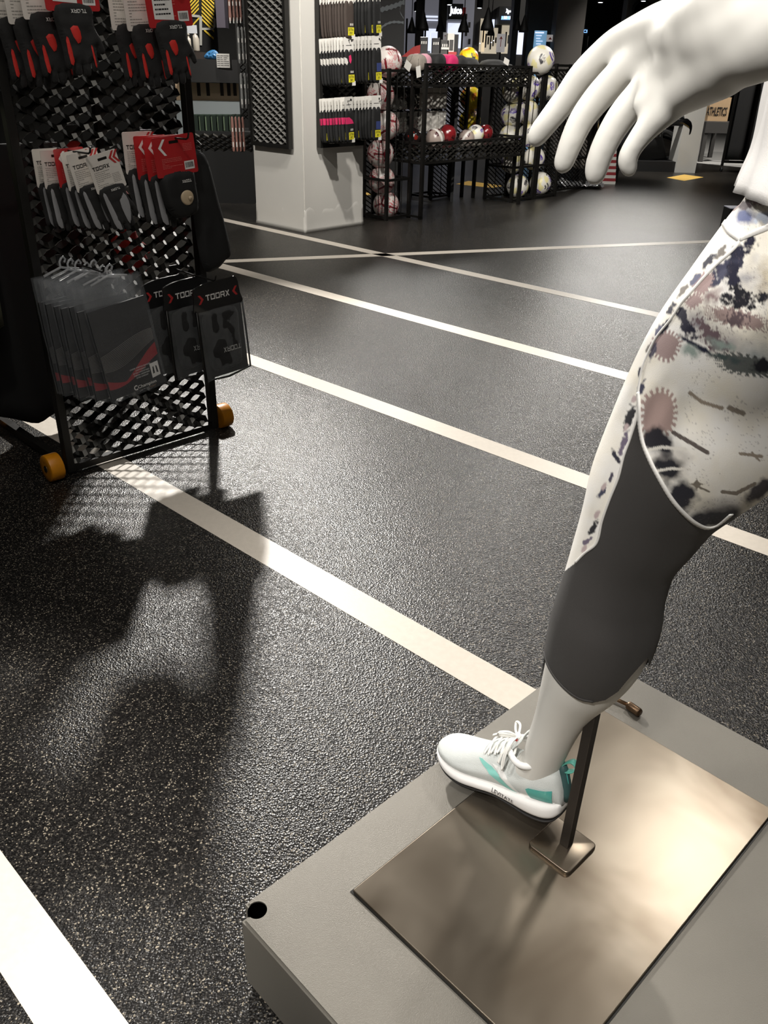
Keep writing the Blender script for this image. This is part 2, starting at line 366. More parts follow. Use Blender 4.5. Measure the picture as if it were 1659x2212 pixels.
# foot inside the shoe
blob([(V(S[0][:3]), S[0][3]), (MS @ V((.052, 0, .068)), .031), (MS @ V((.085, 0, .052)), .028), (MS @ V((.15, 0, .042)), .020)])
pel = hip+side*.09+Z*.05-fwd*.0
def ell(path, n=28):
    rings = []
    for c, a, b in path:
        rings.append([c+side*(a*cos(2*PI*k/n))+fwd*(b*sin(2*PI*k/n)) for k in range(n)])
    mb.loft(rings)
T = lambda f, s, z: hip+fwd*f+side*(s+.09)+Z*z
ell([(T(0, .03, -.06), .03, .03), (T(-.01, .02, -.03), .12, .08), (T(-.015, .01, .03), .15, .095), (T(0, 0, .10), .13, .085), (T(.01, 0, .2), .115, .085), (T(.02, 0, .3), .125, .09), (T(.03, 0, .40), .145, .105), (T(.03, 0, .48), .155, .09), (T(.03, 0, .54), .10, .06), (T(.035, 0, .57), .05, .04)])
blob([(T(.03, 0, .52), .045), (T(.05, 0, .60), .04), (T(.06, 0, .66), .045)])
blob([(T(.07, 0, .70), .075), (T(.06, 0, .76), .088), (T(.055, 0, .79), .078)])
# right leg lifted behind
blob([(T(0, .085, -.02), .085), (T(-.07, .09, -.2), .078), (T(-.14, .1, -.38), .055), (T(-.26, .1, -.43), .055), (T(-.42, .1, -.36), .05), (T(-.54, .1, -.30), .035), (T(-.58, .1, -.38), .025)])
# right arm
blob([(T(.03, .15, .49), .048), (T(0, .21, .38), .042), (T(-.01, .25, .22), .036), (T(.08, .25, .14), .032), (T(.2, .22, .18), .024), (T(.27, .2, .2), .026), (T(.33, .19, .2), .012)])
# left arm down to the wrist
wri = dep(1575, 70, .405); elb = V((.375, .37, 1.43)); sho = T(.03, -.16, .48)
blob([(T(.03, -.10, .49), .05), (sho, .05), (sho.lerp(elb, .5), .042), (elb, .036), (elb.lerp(wri, .35), .036), (elb.lerp(wri, .8), .027)])
body0 = fixn(mb.build('body', m_man))
me = resolve(body0, [('REMESH', dict(mode='VOXEL', voxel_size=.0042)), ('SMOOTH', dict(factor=.6, iterations=8))])
bpy.data.objects.remove(body0)
# hand at finer voxels
mb = MB()
def hp(l): return [(dep(x, y, d), r) for x, y, d, r in l]
tips = {
 'i': [(1490, 52, .430, .014), (1440, 52, .452, .0125), (1370, 78, .480, .0108), (1322, 104, .497, .0099), (1258, 165, .516, .0094), (1218, 220, .528, .0086), (1180, 268, .538, .0079), (1159, 297, .545, .0071)],
 'm': [(1515, 72, .422, .014), (1465, 88, .444, .0125), (1402, 112, .470, .0108), (1356, 146, .483, .0097), (1302, 200, .497, .0094), (1258, 256, .507, .0085), (1232, 312, .515, .0078), (1217, 354, .522, .0070)],
 'r': [(1540, 100, .415, .014), (1490, 124, .436, .0125), (1432, 156, .460, .0108), (1386, 201, .472, .0094), (1345, 248, .481, .0090), (1313, 300, .489, .0083), (1293, 346, .496, .0078), (1286, 377, .501, .0072)],
 'p': [(1575, 128, .408, .0135), (1530, 160, .424, .012), (1475, 200, .443, .0104), (1432, 243, .452, .0088), (1397, 278, .459, .0074), (1367, 318, .465, .0063), (1353, 346, .469, .0060), (1360, 366, .472, .0055)]}
for k, l in tips.items():
    blob(hp(l), 20)
# palm filler behind the ridges, wrist
for k in ((1470, 92, .452, .0135), (1500, 140, .445, .013), (1430, 88, .462, .012)):
    blob(hp([k, (k[0]+70, k[1]-20, k[2]-.035, .018)]), 16)
blob(hp([(1372, 100, .490, .0085), (1425, 145, .476, .0095), (1465, 190, .458, .0095)]), 16)
blob(hp([(1520, 78, .425, .0175), (1575, 70, .405, .0205), (1640, 40, .393, .0215)])+[(elb.lerp(wri, .7), .027), (elb.lerp(wri, .5), .0335)], 24)
blob(hp([(1548, 118, .418, .0155), (1602, 105, .402, .018), (1660, 70, .392, .021)])+[(elb.lerp(wri, .7), .027)], 24)
blob(hp([(1490, 48, .428, .0145), (1540, 28, .408, .0165), (1600, 0, .395, .020)])+[(elb.lerp(wri, .7), .027)], 24)
for a_, b_ in (((1410, 185, .460, .0092), (1480, 150, .444, .013)), ((1394, 226, .461, .0078), (1450, 190, .450, .011)), ((1368, 152, .481, .0085), (1440, 120, .462, .0122)), ((1335, 118, .494, .0085), (1400, 85, .474, .0112)), ((1500, 110, .436, .0138), (1560, 95, .415, .018)), ((1460, 140, .446, .0128), (1540, 110, .42, .0175)), ((1470, 205, .443, .011), (1560, 140, .414, .0165))):
    blob(hp([a_, b_]), 16)
# thumb folded under the palm
blob(hp([(1530, 90, .445, .014), (1480, 110, .475, .012), (1440, 125, .497, .0095), (1412, 140, .515, .0075)]), 16)
# nails: slight bulges on the fingertips
for x, y, d in ((1152, 288, .541), (1208, 345, .517), (1281, 368, .497)):
    blob(hp([(x+9, y-12, d+.002, .0052), (x+5, y-2, d+.003, .0052)]), 12)
hand0 = fixn(mb.build('hand', m_man))
mh = resolve(hand0, [('REMESH', dict(mode='VOXEL', voxel_size=.0013)), ('SMOOTH', dict(factor=.6, iterations=56))])
bpy.data.objects.remove(hand0)
bm = bmesh.new(); bm.from_mesh(me); bm.from_mesh(mh); mj = bpy.data.meshes.new('body'); bm.to_mesh(mj); bm.free()
inv = wm(man).inverted(); mj.transform(inv); mj.materials.clear(); mj.materials.append(m_man); mj.shade_smooth()
body = bpy.data.objects.new('body', mj); col.objects.link(body); body.parent = man

# ---------------- leggings ----------------
NR, NL = 440, 980
C = crom([s for s in S], NL)
i0 = int(NL*.06); i1 = NL
D = np.gradient(C[:, :3], axis=0)
for _ in range(40): D[1:-1] = (D[:-2]+D[1:-1]*2+D[2:])/4
D /= np.linalg.norm(D, axis=1)[:, None]
sd = np.array(LN); Xa = np.cross(D, sd); Xa /= np.linalg.norm(Xa, axis=1)[:, None]; Ya = np.cross(Xa, D)
th = np.linspace(0, 2*PI, NR, endpoint=False)
rad = C[:, 3][:, None]*np.ones(NR)+.0022
G = C[:, None, :3]+Xa[:, None]*(np.cos(th)*1.0)[None, :, None]*rad[:, :, None]+Ya[:, None]*np.sin(th)[None, :, None]*rad[:, :, None]
def npix(P):
    q = P-np.array([0, 0, H]); d = q@np.array(fw); return np.stack([829.5+F*(q@np.array(CR))/d, 1106-F*(q@np.array(CU))/d], -1)
# outer half (towards the camera side) is drawn directly, the inner half mirrors it
q = G-np.array(LO); s_ = q@np.array(LN)
Nv = Xa[:, None]*np.cos(th)[None, :, None]+Ya[:, None]*np.sin(th)[None, :, None]
face_ = ((G-np.array([0, 0, H]))*Nv).sum(-1) < 0
Gm = np.where((~face_)[..., None], G-2*s_[..., None]*np.array(LN), G)
PX = npix(Gm)
def inpoly(P, poly):
    x, y = P[..., 0], P[..., 1]; r = np.zeros(x.shape, bool); n = len(poly)
    for i in range(n):
        x1, y1 = poly[i]; x2, y2 = poly[(i+1) % n]
        if y1 == y2: continue
        c = ((y1 > y) != (y2 > y)) & (x < (x2-x1)*(y-y1)/(y2-y1)+x1); r ^= c
    return r
def pdist(P, line):
    d = np.full(P.shape[:-1], 1e9)
    for (a, b) in zip(line[:-1], line[1:]):
        a = np.array(a, float); b = np.array(b, float); ab = b-a
        t = np.clip(((P-a)@ab)/(ab@ab), 0, 1); d = np.minimum(d, np.linalg.norm(P-a-t[..., None]*ab, axis=-1))
    return d
seamA = [(1600, 516), (1589, 535), (1550, 570), (1519, 602), (1492, 633), (1472, 656), (1449, 691), (1418, 730), (1398, 769), (1387, 800), (1381, 835), (1379, 852), (1377, 897), (1363, 944), (1348, 986), (1336, 1033), (1317, 1080), (1301, 1126), (1289, 1173), (1262, 1196), (1243, 1216)]
seamB = [(1379, 847), (1381, 881), (1383, 924), (1390, 959), (1406, 998), (1429, 1041), (1453, 1080), (1480, 1111), (1503, 1130), (1527, 1140), (1550, 1134), (1580, 1110)]
seamC = [(1562, 473), (1566, 484), (1577, 500), (1600, 516), (1628, 504), (1659, 491), (1700, 470)]
seamC2 = [(1555, 455), (1562, 473)]
hem = [(1165, 1395), (1175, 1412), (1182, 1437), (1197, 1464), (1221, 1491), (1251, 1512), (1281, 1519), (1308, 1513), (1335, 1495), (1360, 1465), (1400, 1420)]
grey = [(1379, 850), (1381, 881), (1383, 924), (1390, 959), (1406, 998), (1429, 1041), (1453, 1080), (1480, 1111), (1503, 1130), (1527, 1140), (1550, 1134), (1580, 1110), (1700, 1250), (1700, 1700), (1000, 1700), (1000, 1400), (1243, 1216), (1262, 1196), (1289, 1173), (1301, 1126), (1317, 1080), (1336, 1033), (1348, 986), (1363, 944), (1377, 897)]
keep = (PX[..., 1] > 350) & ~inpoly(PX, hem+[(1400, 1900), (1000, 1900), (1000, 1395)])
# print colours
rng = np.random.RandomState(3)
def sm(x): return x*x*(3-2*x)
def vnoise(x, y, seed=0):
    xi = np.floor(x).astype(int); yi = np.floor(y).astype(int); fx = sm(x-xi); fy = sm(y-yi)
    def h_(a, b): return ((np.sin(a*127.1+b*311.7+seed*74.7)*43758.5453) % 1)
    return (h_(xi, yi)*(1-fx)+h_(xi+1, yi)*fx)*(1-fy)+(h_(xi, yi+1)*(1-fx)+h_(xi+1, yi+1)*fx)*fy
def fbm(x, y, o=4, seed=0):
    return sum(vnoise(x*2**k, y*2**k, seed+k)*.5**k for k in range(o))/sum(.5**k for k in range(o))
X, Y = PX[..., 0], PX[..., 1]
def C3(c): return np.array(lin(c)[:3])
base = C3((238, 232, 218))+(C3((244, 242, 238))-C3((238, 232, 218)))*np.clip(fbm(X/60, Y/60, 3, 5)*2-.5, 0, 1)[..., None]
colr = base.copy()
def paint(c, a):
    global colr
    a = np.clip(a, 0, 1)[..., None]; colr = colr*(1-a)+C3(c)*a
def blot(cx, cy, rx, ry, ang, c, soft=.25, rough=.5, nz=16, seed=1, op=1.):
    a = math.radians(ang); dx, dy = X-cx, Y-cy; u = (dx*cos(a)+dy*sin(a))/rx; v = (-dx*sin(a)+dy*cos(a))/ry
    d = np.sqrt(u*u+v*v)+rough*(fbm(X/nz, Y/nz, 4, seed)-.5)*2
    paint(c, (1-d)/soft*op if soft else (d < 1)*op)
def spiky(cx, cy, rx, ry, ang, c, teeth=18, amp=.22, seed=2):
    a = math.radians(ang); dx, dy = X-cx, Y-cy; u = (dx*cos(a)+dy*sin(a))/rx; v = (-dx*sin(a)+dy*cos(a))/ry
    t = np.arctan2(v, u); d = np.sqrt(u*u+v*v)-amp*((np.sin(t*teeth) > 0)*1.)-.35*(vnoise(np.cos(t)*2+9, np.sin(t)*2+9, seed)-.5)
    paint(c, (1-d)*14)
navy = (34, 34, 52); ink = (26, 26, 34); mau = (164, 142, 140); gry = (118, 112, 106); teal = (150, 164, 158); blu = (88, 98, 140)
# waistband region and pocket
blot(1590, 560, 60, 20, -48, navy, .3, .8, 14, 11); blot(1545, 600, 40, 14, -55, (60, 60, 80), .3, .9, 12, 12)
spiky(1520, 610, 26, 16, -50, mau)
blot(1610, 470, 36, 22, 15, blu, .6, .6, 16, 13, .9); blot(1600, 440, 40, 12, 10, (90, 80, 84), .4, .9, 12, 14); blot(1650, 470, 22, 16, 0, (190, 198, 214), .4, .6, 12, 4)
spiky(1650, 425, 30, 16, 0, mau)
blot(1660, 600, 30, 60, 10, (190, 180, 160), .6, .4, 20, 15)
# thigh print
blot(1560, 735, 95, 34, 24, (120, 116, 128), .9, .5, 26, 101, .55); blot(1610, 610, 60, 70, 0, (96, 100, 122), .9, .6, 24, 102, .5); blot(1500, 690, 60, 26, 50, (110, 104, 116), .9, .6, 18, 103, .6)
blot(1440, 1000, 60, 60, 20, (120, 112, 112), 1., .4, 26, 104, .7); blot(1560, 1100, 120, 34, -8, (110, 106, 104), 1., .4, 30, 105, .8); blot(1640, 770, 60, 40, 0, (150, 160, 160), .9, .5, 22, 106, .6)
blot(1600, 655, 46, 16, 12, ink, .3, .9, 9, 107, .9); blot(1540, 640, 26, 20, -40, (140, 120, 120), .6, .8, 12, 108, .7)
blot(1585, 600, 16, 34, -18, navy, .25, .7, 9, 21); blot(1602, 632, 26, 12, 25, ink, .25, .9, 8, 22); blot(1572, 640, 18, 8, 5, ink, .3, .9, 8, 23)
blot(1650, 640, 20, 12, 10, ink, .3, .9, 8, 24)
spiky(1600, 690, 62, 15, 14, (158, 138, 134), 26, .4); blot(1590, 690, 24, 18, 0, (90, 76, 80), .2, 1.2, 5, 25, .8)
blot(1540, 730, 62, 18, 48, (110, 92, 98), .2, 1.1, 6, 26, .85); blot(1480, 700, 40, 14, 62, navy, .3, .9, 10, 27); blot(1500, 745, 42, 8, 28, (28, 32, 54), .35, .7, 12, 28)
blot(1495, 760, 30, 18, 30, teal, .6, .6, 16, 29, .8); blot(1560, 745, 40, 14, 15, teal, .5, .7, 14, 30, .7)
spiky(1440, 745, 30, 26, -50, mau, 20, .3); spiky(1500, 650, 18, 12, -30, mau, 14, .3)
spiky(1615, 790, 58, 18, 12, (96, 100, 98), 26, .35); blot(1650, 790, 34, 20, 10, ink, .4, .6, 10, 31); blot(1560, 772, 50, 10, 12, (70, 82, 82), .5, .7, 12, 32, .8)
spiky(1425, 895, 36, 46, 10, (176, 152, 146), 22, .26)
def stroke(pts, wd, c):
    d = pdist(PX, pts); paint(c, (wd+1.5*(vnoise(X/4, Y/4, 3)-.5)-d)*1.)
stroke([(1490, 848), (1515, 868), (1560, 882)], 4.5, (150, 138, 124)); stroke([(1575, 881), (1605, 893)], 6, (140, 130, 118))
blot(1425, 955, 48, 34, 18, (36, 34, 42), .5, .5, 20, 33); stroke([(1455, 935), (1490, 955), (1528, 978)], 5, (96, 88, 84))
blot(1440, 1010, 40, 36, 25, (30, 30, 38), .5, .4, 20, 34); blot(1470, 1070, 46, 40, 40, (30, 30, 40), .5, .4, 18, 35)
stroke([(1400, 972), (1430, 966), (1480, 970)], 4, (226, 222, 214)); stroke([(1415, 1018), (1450, 1012), (1490, 1014)], 3.5, (226, 222, 214))
blot(1540, 1120, 90, 26, -8, (32, 32, 40), .5, .35, 24, 36); blot(1640, 1060, 60, 20, -38, (50, 44, 52), .5, .5, 16, 37)
d = np.abs(X-1505)/24; e_ = np.abs(Y-1046)/20; paint((120, 112, 100), (1-(np.sqrt(d)+np.sqrt(e_)))*8); stroke([(1505, 1050), (1532, 1062)], 2.5, (120, 112, 100))
stroke([(1560, 1062), (1590, 1066), (1630, 1045)], 4.5, (130, 120, 108)); stroke([(1600, 980), (1645, 986)], 4, (150, 138, 124)); stroke([(1625, 978), (1640, 995)], 3, (150, 138, 124))
# narrow front panel
for i, (x, y, rx, ry, a_) in enumerate([(1437, 705, 26, 7, -58), (1412, 760, 22, 7, -66), (1385, 840, 20, 8, -75), (1360, 900, 34, 9, -72), (1347, 960, 30, 8, -68), (1330, 985, 20, 6, 60), (1318, 1035, 16, 6, -70), (1300, 1065, 18, 7, -60), (1280, 1140, 18, 7, -60), (1268, 1170, 15, 6, -50)]):
    blot(x, y, rx, ry, a_, [navy, (70, 66, 84), (60, 62, 84), ink, (110, 100, 120)][i % 5], .35, .8, 9, 50+i)
for i, (x, y) in enumerate([(1370, 862), (1352, 925), (1305, 1050), (1290, 1110), (1262, 1185)]):
    blot(x, y, 12, 6, -60, (190, 172, 172), .4, .6, 9, 70+i)
for i, (x, y, rx, ry, a_) in enumerate([(1558, 545, 22, 9, -50), (1530, 566, 20, 8, -50), (1500, 604, 18, 8, -50), (1474, 630, 16, 7, -55), (1448, 668, 18, 8, -60), (1422, 716, 20, 7, -62), (1403, 752, 18, 6, -64), (1382, 804, 18, 6, -70)]):
    blot(x, y, rx, ry, a_, [gry, navy, (90, 92, 116)][i % 3], .35, .8, 9, 80+i)
# speckle dust
dust = (fbm(X/2.2, Y/2.2, 2, 91) > .74) & (fbm(X/28, Y/28, 3, 92) > .52); paint((96, 84, 92), dust*.35*(X > 1480))
# generic continuation where the camera never looked
gr = inpoly(PX, grey)
colr[gr] = C3((74, 72, 70))
m_leg = mat('printed_jersey', rough=.72, spec=.25, attr='print', bump=.25, bscale=1500, sheen=.08)
m_grey = mat('grey_jersey', (60, 58, 57), .62, spec=.3, bump=.3, bscale=1800, sheen=.05)
idx = np.arange(NL*NR).reshape(NL, NR); ii, jj = np.meshgrid(np.arange(i0, NL-1), np.arange(NR), indexing='ij')
j2 = (jj+1) % NR
Fq = np.stack([idx[ii, jj], idx[ii, j2], idx[ii+1, j2], idx[ii+1, jj]], -1)
kp = keep.ravel()[Fq].all(-1)
fgrey = gr.ravel()[Fq].all(-1)
def shell(name, sel, m, painted, parent):
    fq = Fq[sel]; used = np.unique(fq); rm = np.full(NL*NR, -1); rm[used] = np.arange(len(used))
    inv = np.array(wm(parent).inverted()); vs = G.reshape(-1, 3)[used]; vs = vs@inv[:3, :3].T+inv[:3, 3]
    me = bpy.data.meshes.new(name); me.from_pydata(vs.tolist(), [], rm[fq].tolist()); me.materials.append(m)
    if painted:
        a = me.color_attributes.new('print', 'FLOAT_COLOR', 'POINT'); c = np.concatenate([colr.reshape(-1, 3)[used], np.ones((len(used), 1))], 1)
        a.data.foreach_set('color', c.ravel())
    me.shade_smooth(); o = bpy.data.objects.new(name, me); col.objects.link(o); o.parent = parent; return o
leg = shell('leggings', kp & ~fgrey, m_leg, True, man); tag(leg, 'leggings printed in cream, navy and mauve camouflage')
gp = shell('grey_panel', kp & fgrey, m_grey, False, leg); tag(gp, 'plain charcoal lower leg of the leggings')
# piping along the seams, laid on the cloth
bv = BVHTree.FromPolygons([V(p) for p in G.reshape(-1, 3)], [tuple(map(int, f)) for f in Fq[::1].reshape(-1, 4)])
def onleg(pts, step=4., off=.0006):
    P = crom([(a, b, 0) for a, b in pts], max(8, int(sum(math.dist(a, b) for a, b in zip(pts, pts[1:]))/step))); out = []
    for a, b, _ in P:
        d = ray(a, b).normalized(); h = bv.ray_cast(V((0, 0, H)), d)
        if h[0] is not None: out.append((h[0]+h[1]*off*(1 if h[1].dot(d) < 0 else -1), h[1] if h[1].dot(d) < 0 else -h[1]))
    return out
m_pipe = mat('white_flatlock_seam', (222, 220, 216), .6)
def piping(name, pts, wd, ribs, mirror=True, th=.0006):
    mb = MB(); PN = onleg(pts)
    def put(PN):
        rows = []
        for k, (p, n) in enumerate(PN):
            t = (PN[min(k+1, len(PN)-1)][0]-PN[max(k-1, 0)][0]).normalized(); s = t.cross(n).normalized()
            b = n*(th*(1.+(.55 if ribs and k % 2 else 0)))
            rows.append([p-s*wd/2-n*.001, p-s*wd*.42+b, p+s*wd*.42+b, p+s*wd/2-n*.001])
        mb.loft(rows)
    put(PN)
    if mirror:
        def mr(p): return p-2*((p-LO).dot(LN))*LN
        put([(mr(p), n-2*n.dot(LN)*LN) for p, n in PN])
    return fixn(mb.build(name, m_pipe, leg, True, True))
piping('seam_piping', seamA[:12], .0036, False); piping('seam_piping', seamA[11:], .0030, False)
piping('seam_piping', seamB, .0052, True); piping('seam_piping', seamC[3:], .0056, True); piping('seam_piping', [(1560, 455)]+seamC[:4], .0056, True, False)
# hem band
piping('hem_band', [(a, b-3) for a, b in hem[1:-4]], .004, False, False).data.materials[0] = m_grey
# waist part and right leg of the leggings (out of the frame)
mb = MB()
def eell(c, a, b, n=40): return [c+side*(a*cos(2*PI*k/n))+fwd*(b*sin(2*PI*k/n)) for k in range(n)]
mb.loft([eell(T(-.01, .03, -.075), .09, .075), eell(T(-.012, .02, -.03), .125, .088), eell(T(-.015, .01, .03), .155, .1), eell(T(0, 0, .10), .134, .09)])
P = crom([tuple(T(0, .085, -.02))+(.091,), tuple(T(-.07, .09, -.2))+(.084,), tuple(T(-.14, .1, -.38))+(.061,), tuple(T(-.26, .1, -.43))+(.06,), tuple(T(-.4, .1, -.37))+(.056,)], 24)
mb.tube([V(p[:3]) for p in P], [float(p[3]) for p in P], 28)
o = mb.build('waist_and_right_leg', mat('printed_jersey_plain', (226, 220, 208), .7, var=.2, vscale=14), leg, True, True)

# ---------------- shirt ----------------
m_sh = mat('white_tee', (206, 204, 202), .75, spec=.2, bump=.2, bscale=1200)
NS = 160; rows = []
prof = [(.044, .172, .099), (.054, .170, .097), (.08, .160, .092), (.12, .152, .094), (.16, .146, .096), (.22, .138, .102), (.30, .148, .115), (.40, .165, .125), (.47, .172, .11), (.525, .115, .075), (.56, .062, .055)]
PR = crom([(z, a, b) for z, a, b in prof], 70)
PR[:, 0] = np.interp(np.linspace(0, 1, 70), np.linspace(0, 1, 70), PR[:, 0])
for z, a, b in PR:
    rr = []
    for k in range(NS):
        t = 2*PI*k/NS; f = max(0., 1-(z-.045)/.4)*.55
        w_ = 1+f*(.05*math.sin(t*7+z*9)+.045*math.sin(t*11-z*14+1)+.03*math.sin(t*19+z*20))
        zz = z
        rr.append(T(.0, -.02*min(1, max(0, 1-(z-.3)/.1)), 0)+side*(a*w_*cos(t))+fwd*(b*w_*math.sin(t))+Z*zz)
    rows.append(rr)
mb = MB(); mb.loft(rows, cap=False); sh = mb.build('shirt', m_sh, man, True, True); tag(sh, 'loose white t-shirt')
me = resolve(sh, [('SOLIDIFY', dict(thickness=.002, offset=0))]); sh.modifiers.clear(); sh.data = me
for nm, sg in (('sleeve', -1), ('sleeve', 1)):
    a0 = T(.03, .13*sg, .485); a1 = sho.lerp(elb, .45) if sg < 0 else T(.0, .20, .40)
    mb = MB(); mb.tube([a0, a0.lerp(a1, .3), a0.lerp(a1, .7), a1], [.062, .066, .064, .066], 28, cap=False); mb.build(nm, m_sh, sh, True, True)
# ---------------- sneaker ----------------
shoe = bpy.data.objects.new('sneaker', None); col.objects.link(shoe); shoe.parent = man
shoe.matrix_basis = wm(man).inverted() @ MS; shoe.empty_display_size = .05
tag(shoe, 'white knit running shoe with turquoise heel and side stripe')
m_kn = mat('white_knit', (214, 218, 216), .8, spec=.2, var=.03, vscale=40, bump=.5, bscale=900)
m_mid = mat('white_foam', (232, 230, 228), .6, bump=.1, bscale=600)
m_out = mat('black_rubber', (22, 20, 20), .6)
m_tq = mat('turquoise', (72, 168, 160), .35); m_tq2 = mat('pale_turquoise', (140, 206, 196), .5); m_tqd = mat('dark_teal', (52, 84, 84), .6)
m_lace = mat('white_lace', (236, 235, 230), .7)
m_wht = mat('soft_white', (236, 236, 234), .7)
# stations: x, half width outer(left), half width inner, sole bottom z, sole top z, upper top z
st = [(-.008, .018, .018, .016, .036, .060), (.002, .026, .026, .006, .036, .090), (.02, .033, .033, .001, .035, .098), (.05, .036, .034, 0, .032, .092), (.085, .036, .032, .003, .028, .082), (.12, .038, .032, .006, .025, .080), (.155, .043, .036, .004, .023, .070), (.19, .047, .041, .002, .022, .058), (.22, .045, .040, .004, .023, .050), (.245, .037, .034, .010, .026, .044), (.262, .024, .024, .017, .030, .038), (.269, .010, .010, .022, .031, .034)]
A = crom([s for s in st], 60)
def dring(x, wl, wr, zb, zt, kind, n=48):
    out = []
    for k in range(n):
        t = 2*PI*k/n; c, s = cos(t), math.sin(t); w_ = wl if c > 0 else wr
        e = .62 if kind == 'sole' else .80
        cy = math.copysign(abs(c)**e, c); cz = math.copysign(abs(s)**(e if s < 0 or kind == 'sole' else .85), s)
        y = w_*cy; z = (zb+zt)/2+(zt-zb)/2*cz
        if kind == 'up' and s > 0: y *= 1-(.12+.30*min(1, max(0, (x-.05)/.06)))*max(0, (z-zb-.02))/max(.02, zt-zb)
        out.append(V((x, y, z)))
    return out
mb = MB(); mb.loft([dring(x, wl*.93, wr*.93, zt-.008, zu, 'up') for x, wl, wr, zb, zt, zu in A]); up = mb.build('upper', m_kn, shoe, True)
mb = MB(); mb.loft([dring(x, wl*1.03+.001, wr*1.03+.001, zb+.0025, zt+.002, 'sole') for x, wl, wr, zb, zt, zu in A]); mid = mb.build('midsole', m_mid, shoe, True)
mb = MB(); mb.loft([dring(x, wl*.98, wr*.98, zb-.002, zb+.004, 'sole') for x, wl, wr, zb, zt, zu in A]); mb.build('outsole', m_out, shoe, True)
def bvh_of(*obs):
    vs, fs = [], []
    for o in obs:
        n = len(vs); vs += [v.co.copy() for v in o.data.vertices]; fs += [tuple(i+n for i in p.vertices) for p in o.data.polygons]
    return BVHTree.FromPolygons(vs, fs)
bu = bvh_of(up); bmid = bvh_of(mid)
def patch(name, poly, m, parent, bv=bu, off=.0008, res=.003, yside=1, mesh=None):
    """polygon in the side (x, z) plane laid on the shoe's flank"""
    if mesh is None:
        bm = bmesh.new(); vs = [bm.verts.new((a, 0, b)) for a, b in poly]; f = bm.faces.new(vs)
        bmesh.ops.triangulate(bm, faces=[f])
        for _ in range(4):
            es = [e for e in bm.edges if e.calc_length() > res]
            if not es: break
            bmesh.ops.subdivide_edges(bm, edges=es, cuts=1); bmesh.ops.triangulate(bm, faces=bm.faces[:])
        P = [v.co.copy() for v in bm.verts]; fs = [tuple(v.index for v in f.verts) for f in bm.faces]; bm.free()
    else: P, fs = mesh
    out = []
    for p in P:
        h = bv.ray_cast(V((p.x, .2*yside, p.z)), V((0, -yside, 0)))
        out.append((h[0]+V((0, off*yside, 0))+ (h[1]*off if h[1].y*yside > 0 else V())) if h[0] is not None else V((p.x, 0, p.z)))
    return mk(name, out, fs, m, parent, True)
for ys in (1, -1):
    patch('side_stripe', [(.158, .060), (.150, .061), (.128, .058), (.112, .052), (.074, .030), (.066, .026), (.078, .026), (.100, .034), (.135, .050)], m_tq2, shoe, yside=ys)
    patch('side_stripe', [(.128, .062), (.108, .062), (.1, .058), (.078, .042), (.06, .029), (.07, .028), (.095, .044), (.112, .054)], m_wht, shoe, yside=ys)
    patch('heel_patch', [(.004, .040), (.045, .036), (.052, .052), (.046, .056), (.004, .064)], m_tq, shoe, yside=ys, off=.0014)
vs, fs = textmesh('LEVITATE', .01)
patch('sole_lettering', None, mat('dark_print', (60, 58, 60), .5), shoe, bmid, .0007, mesh=([V((.098-v.x*.046, 0, .0195+v.y*.0055+v.x*-.003)) for v in vs], fs))
# heel strip and pull tab
mb = MB(); mb.tube([(-.010, 0, .036), (-.011, 0, .05), (-.008, 0, .066), (-.002, 0, .086), (.002, 0, .098)], [.006, .008, .009, .009, .007], 10); mb.build('heel_strip', m_tqd, shoe, True)
mb = MB()
for s in (-1, 1): mb.tube([(.0-.0105, .0035*s, .040), (-.0155, .0035*s, .055), (-.014, .0035*s, .072), (-.009, .0035*s, .09)], .0008, 6)
mb.build('stitching', m_tq, shoe, True)
mb = MB(); L = [(0, 0, .096), (-.008, 0, .104), (-.018, 0, .110), (-.026, 0, .106), (-.024, 0, .097), (-.014, 0, .090), (-.006, 0, .088)]
P = crom(L, 24); rows = [[V((p[0], s*.006, p[2]))+n for s, n in ((-1, V((0, 0, 0))), (1, V((0, 0, 0))), (1, V((0, 0, .0018))), (-1, V((0, 0, .0018))))] for p in P]
mb.loft(rows); mb.build('pull_tab', mat('tab_green', (96, 176, 160), .5), shoe, True)
# collar, tongue, laces
ank = V((max(.04, min(.07, (MS.inverted() @ V(S[0][:3])).x-.002)), 0, 0))
mb = MB(); mb.tube([(ank.x+.041*cos(t), .0+.034*math.sin(t), .096-.004*cos(t)+.006*cos(2*t)) for t in np.linspace(0, 2*PI, 40, endpoint=False)], .0055, 10, closed=True); mb.build('collar', m_wht, shoe, True)
mb = MB(); P = crom([(.155, 0, .070, .018), (.125, 0, .083, .019), (.098, 0, .098, .020), (.080, 0, .116, .021), (.074, 0, .124, .018)], 16)
mb.loft([[V((p[0], p[3]*a, p[2]+b-.006*abs(a)**2)) for a, b in ((-1, 0), (-.5, 0), (0, 0), (.5, 0), (1, 0), (1, .003), (.5, .0035), (0, .004), (-.5, .0035), (-1, .003))] for p in P]); mb.build('tongue', m_kn, shoe, True)
mb = MB(); mb.box((.088, .004, .1095), (.0935, .012, .1125)); mb.build('tongue_label', mat('label_red', (190, 60, 60), .5), shoe)
lc = 0
def flat_lace(pts, wd=.0045, th=.0014, n=26):
    P = crom(pts, n); mb = MB(); rows = []
    for k in range(n):
        p = V(P[k][:3]); t = (V(P[min(k+1, n-1)][:3])-V(P[max(k-1, 0)][:3])).normalized(); u = V((0, .25, 1)); s = t.cross(u).normalized(); v = s.cross(t)
        rows.append([p+s*wd*.5*math.cos(a)+v*th*.5*math.sin(a) for a in np.linspace(0, 2*PI, 8, endpoint=False)])
    mb.loft(rows); return mb.build('lace', m_lace, shoe, True)
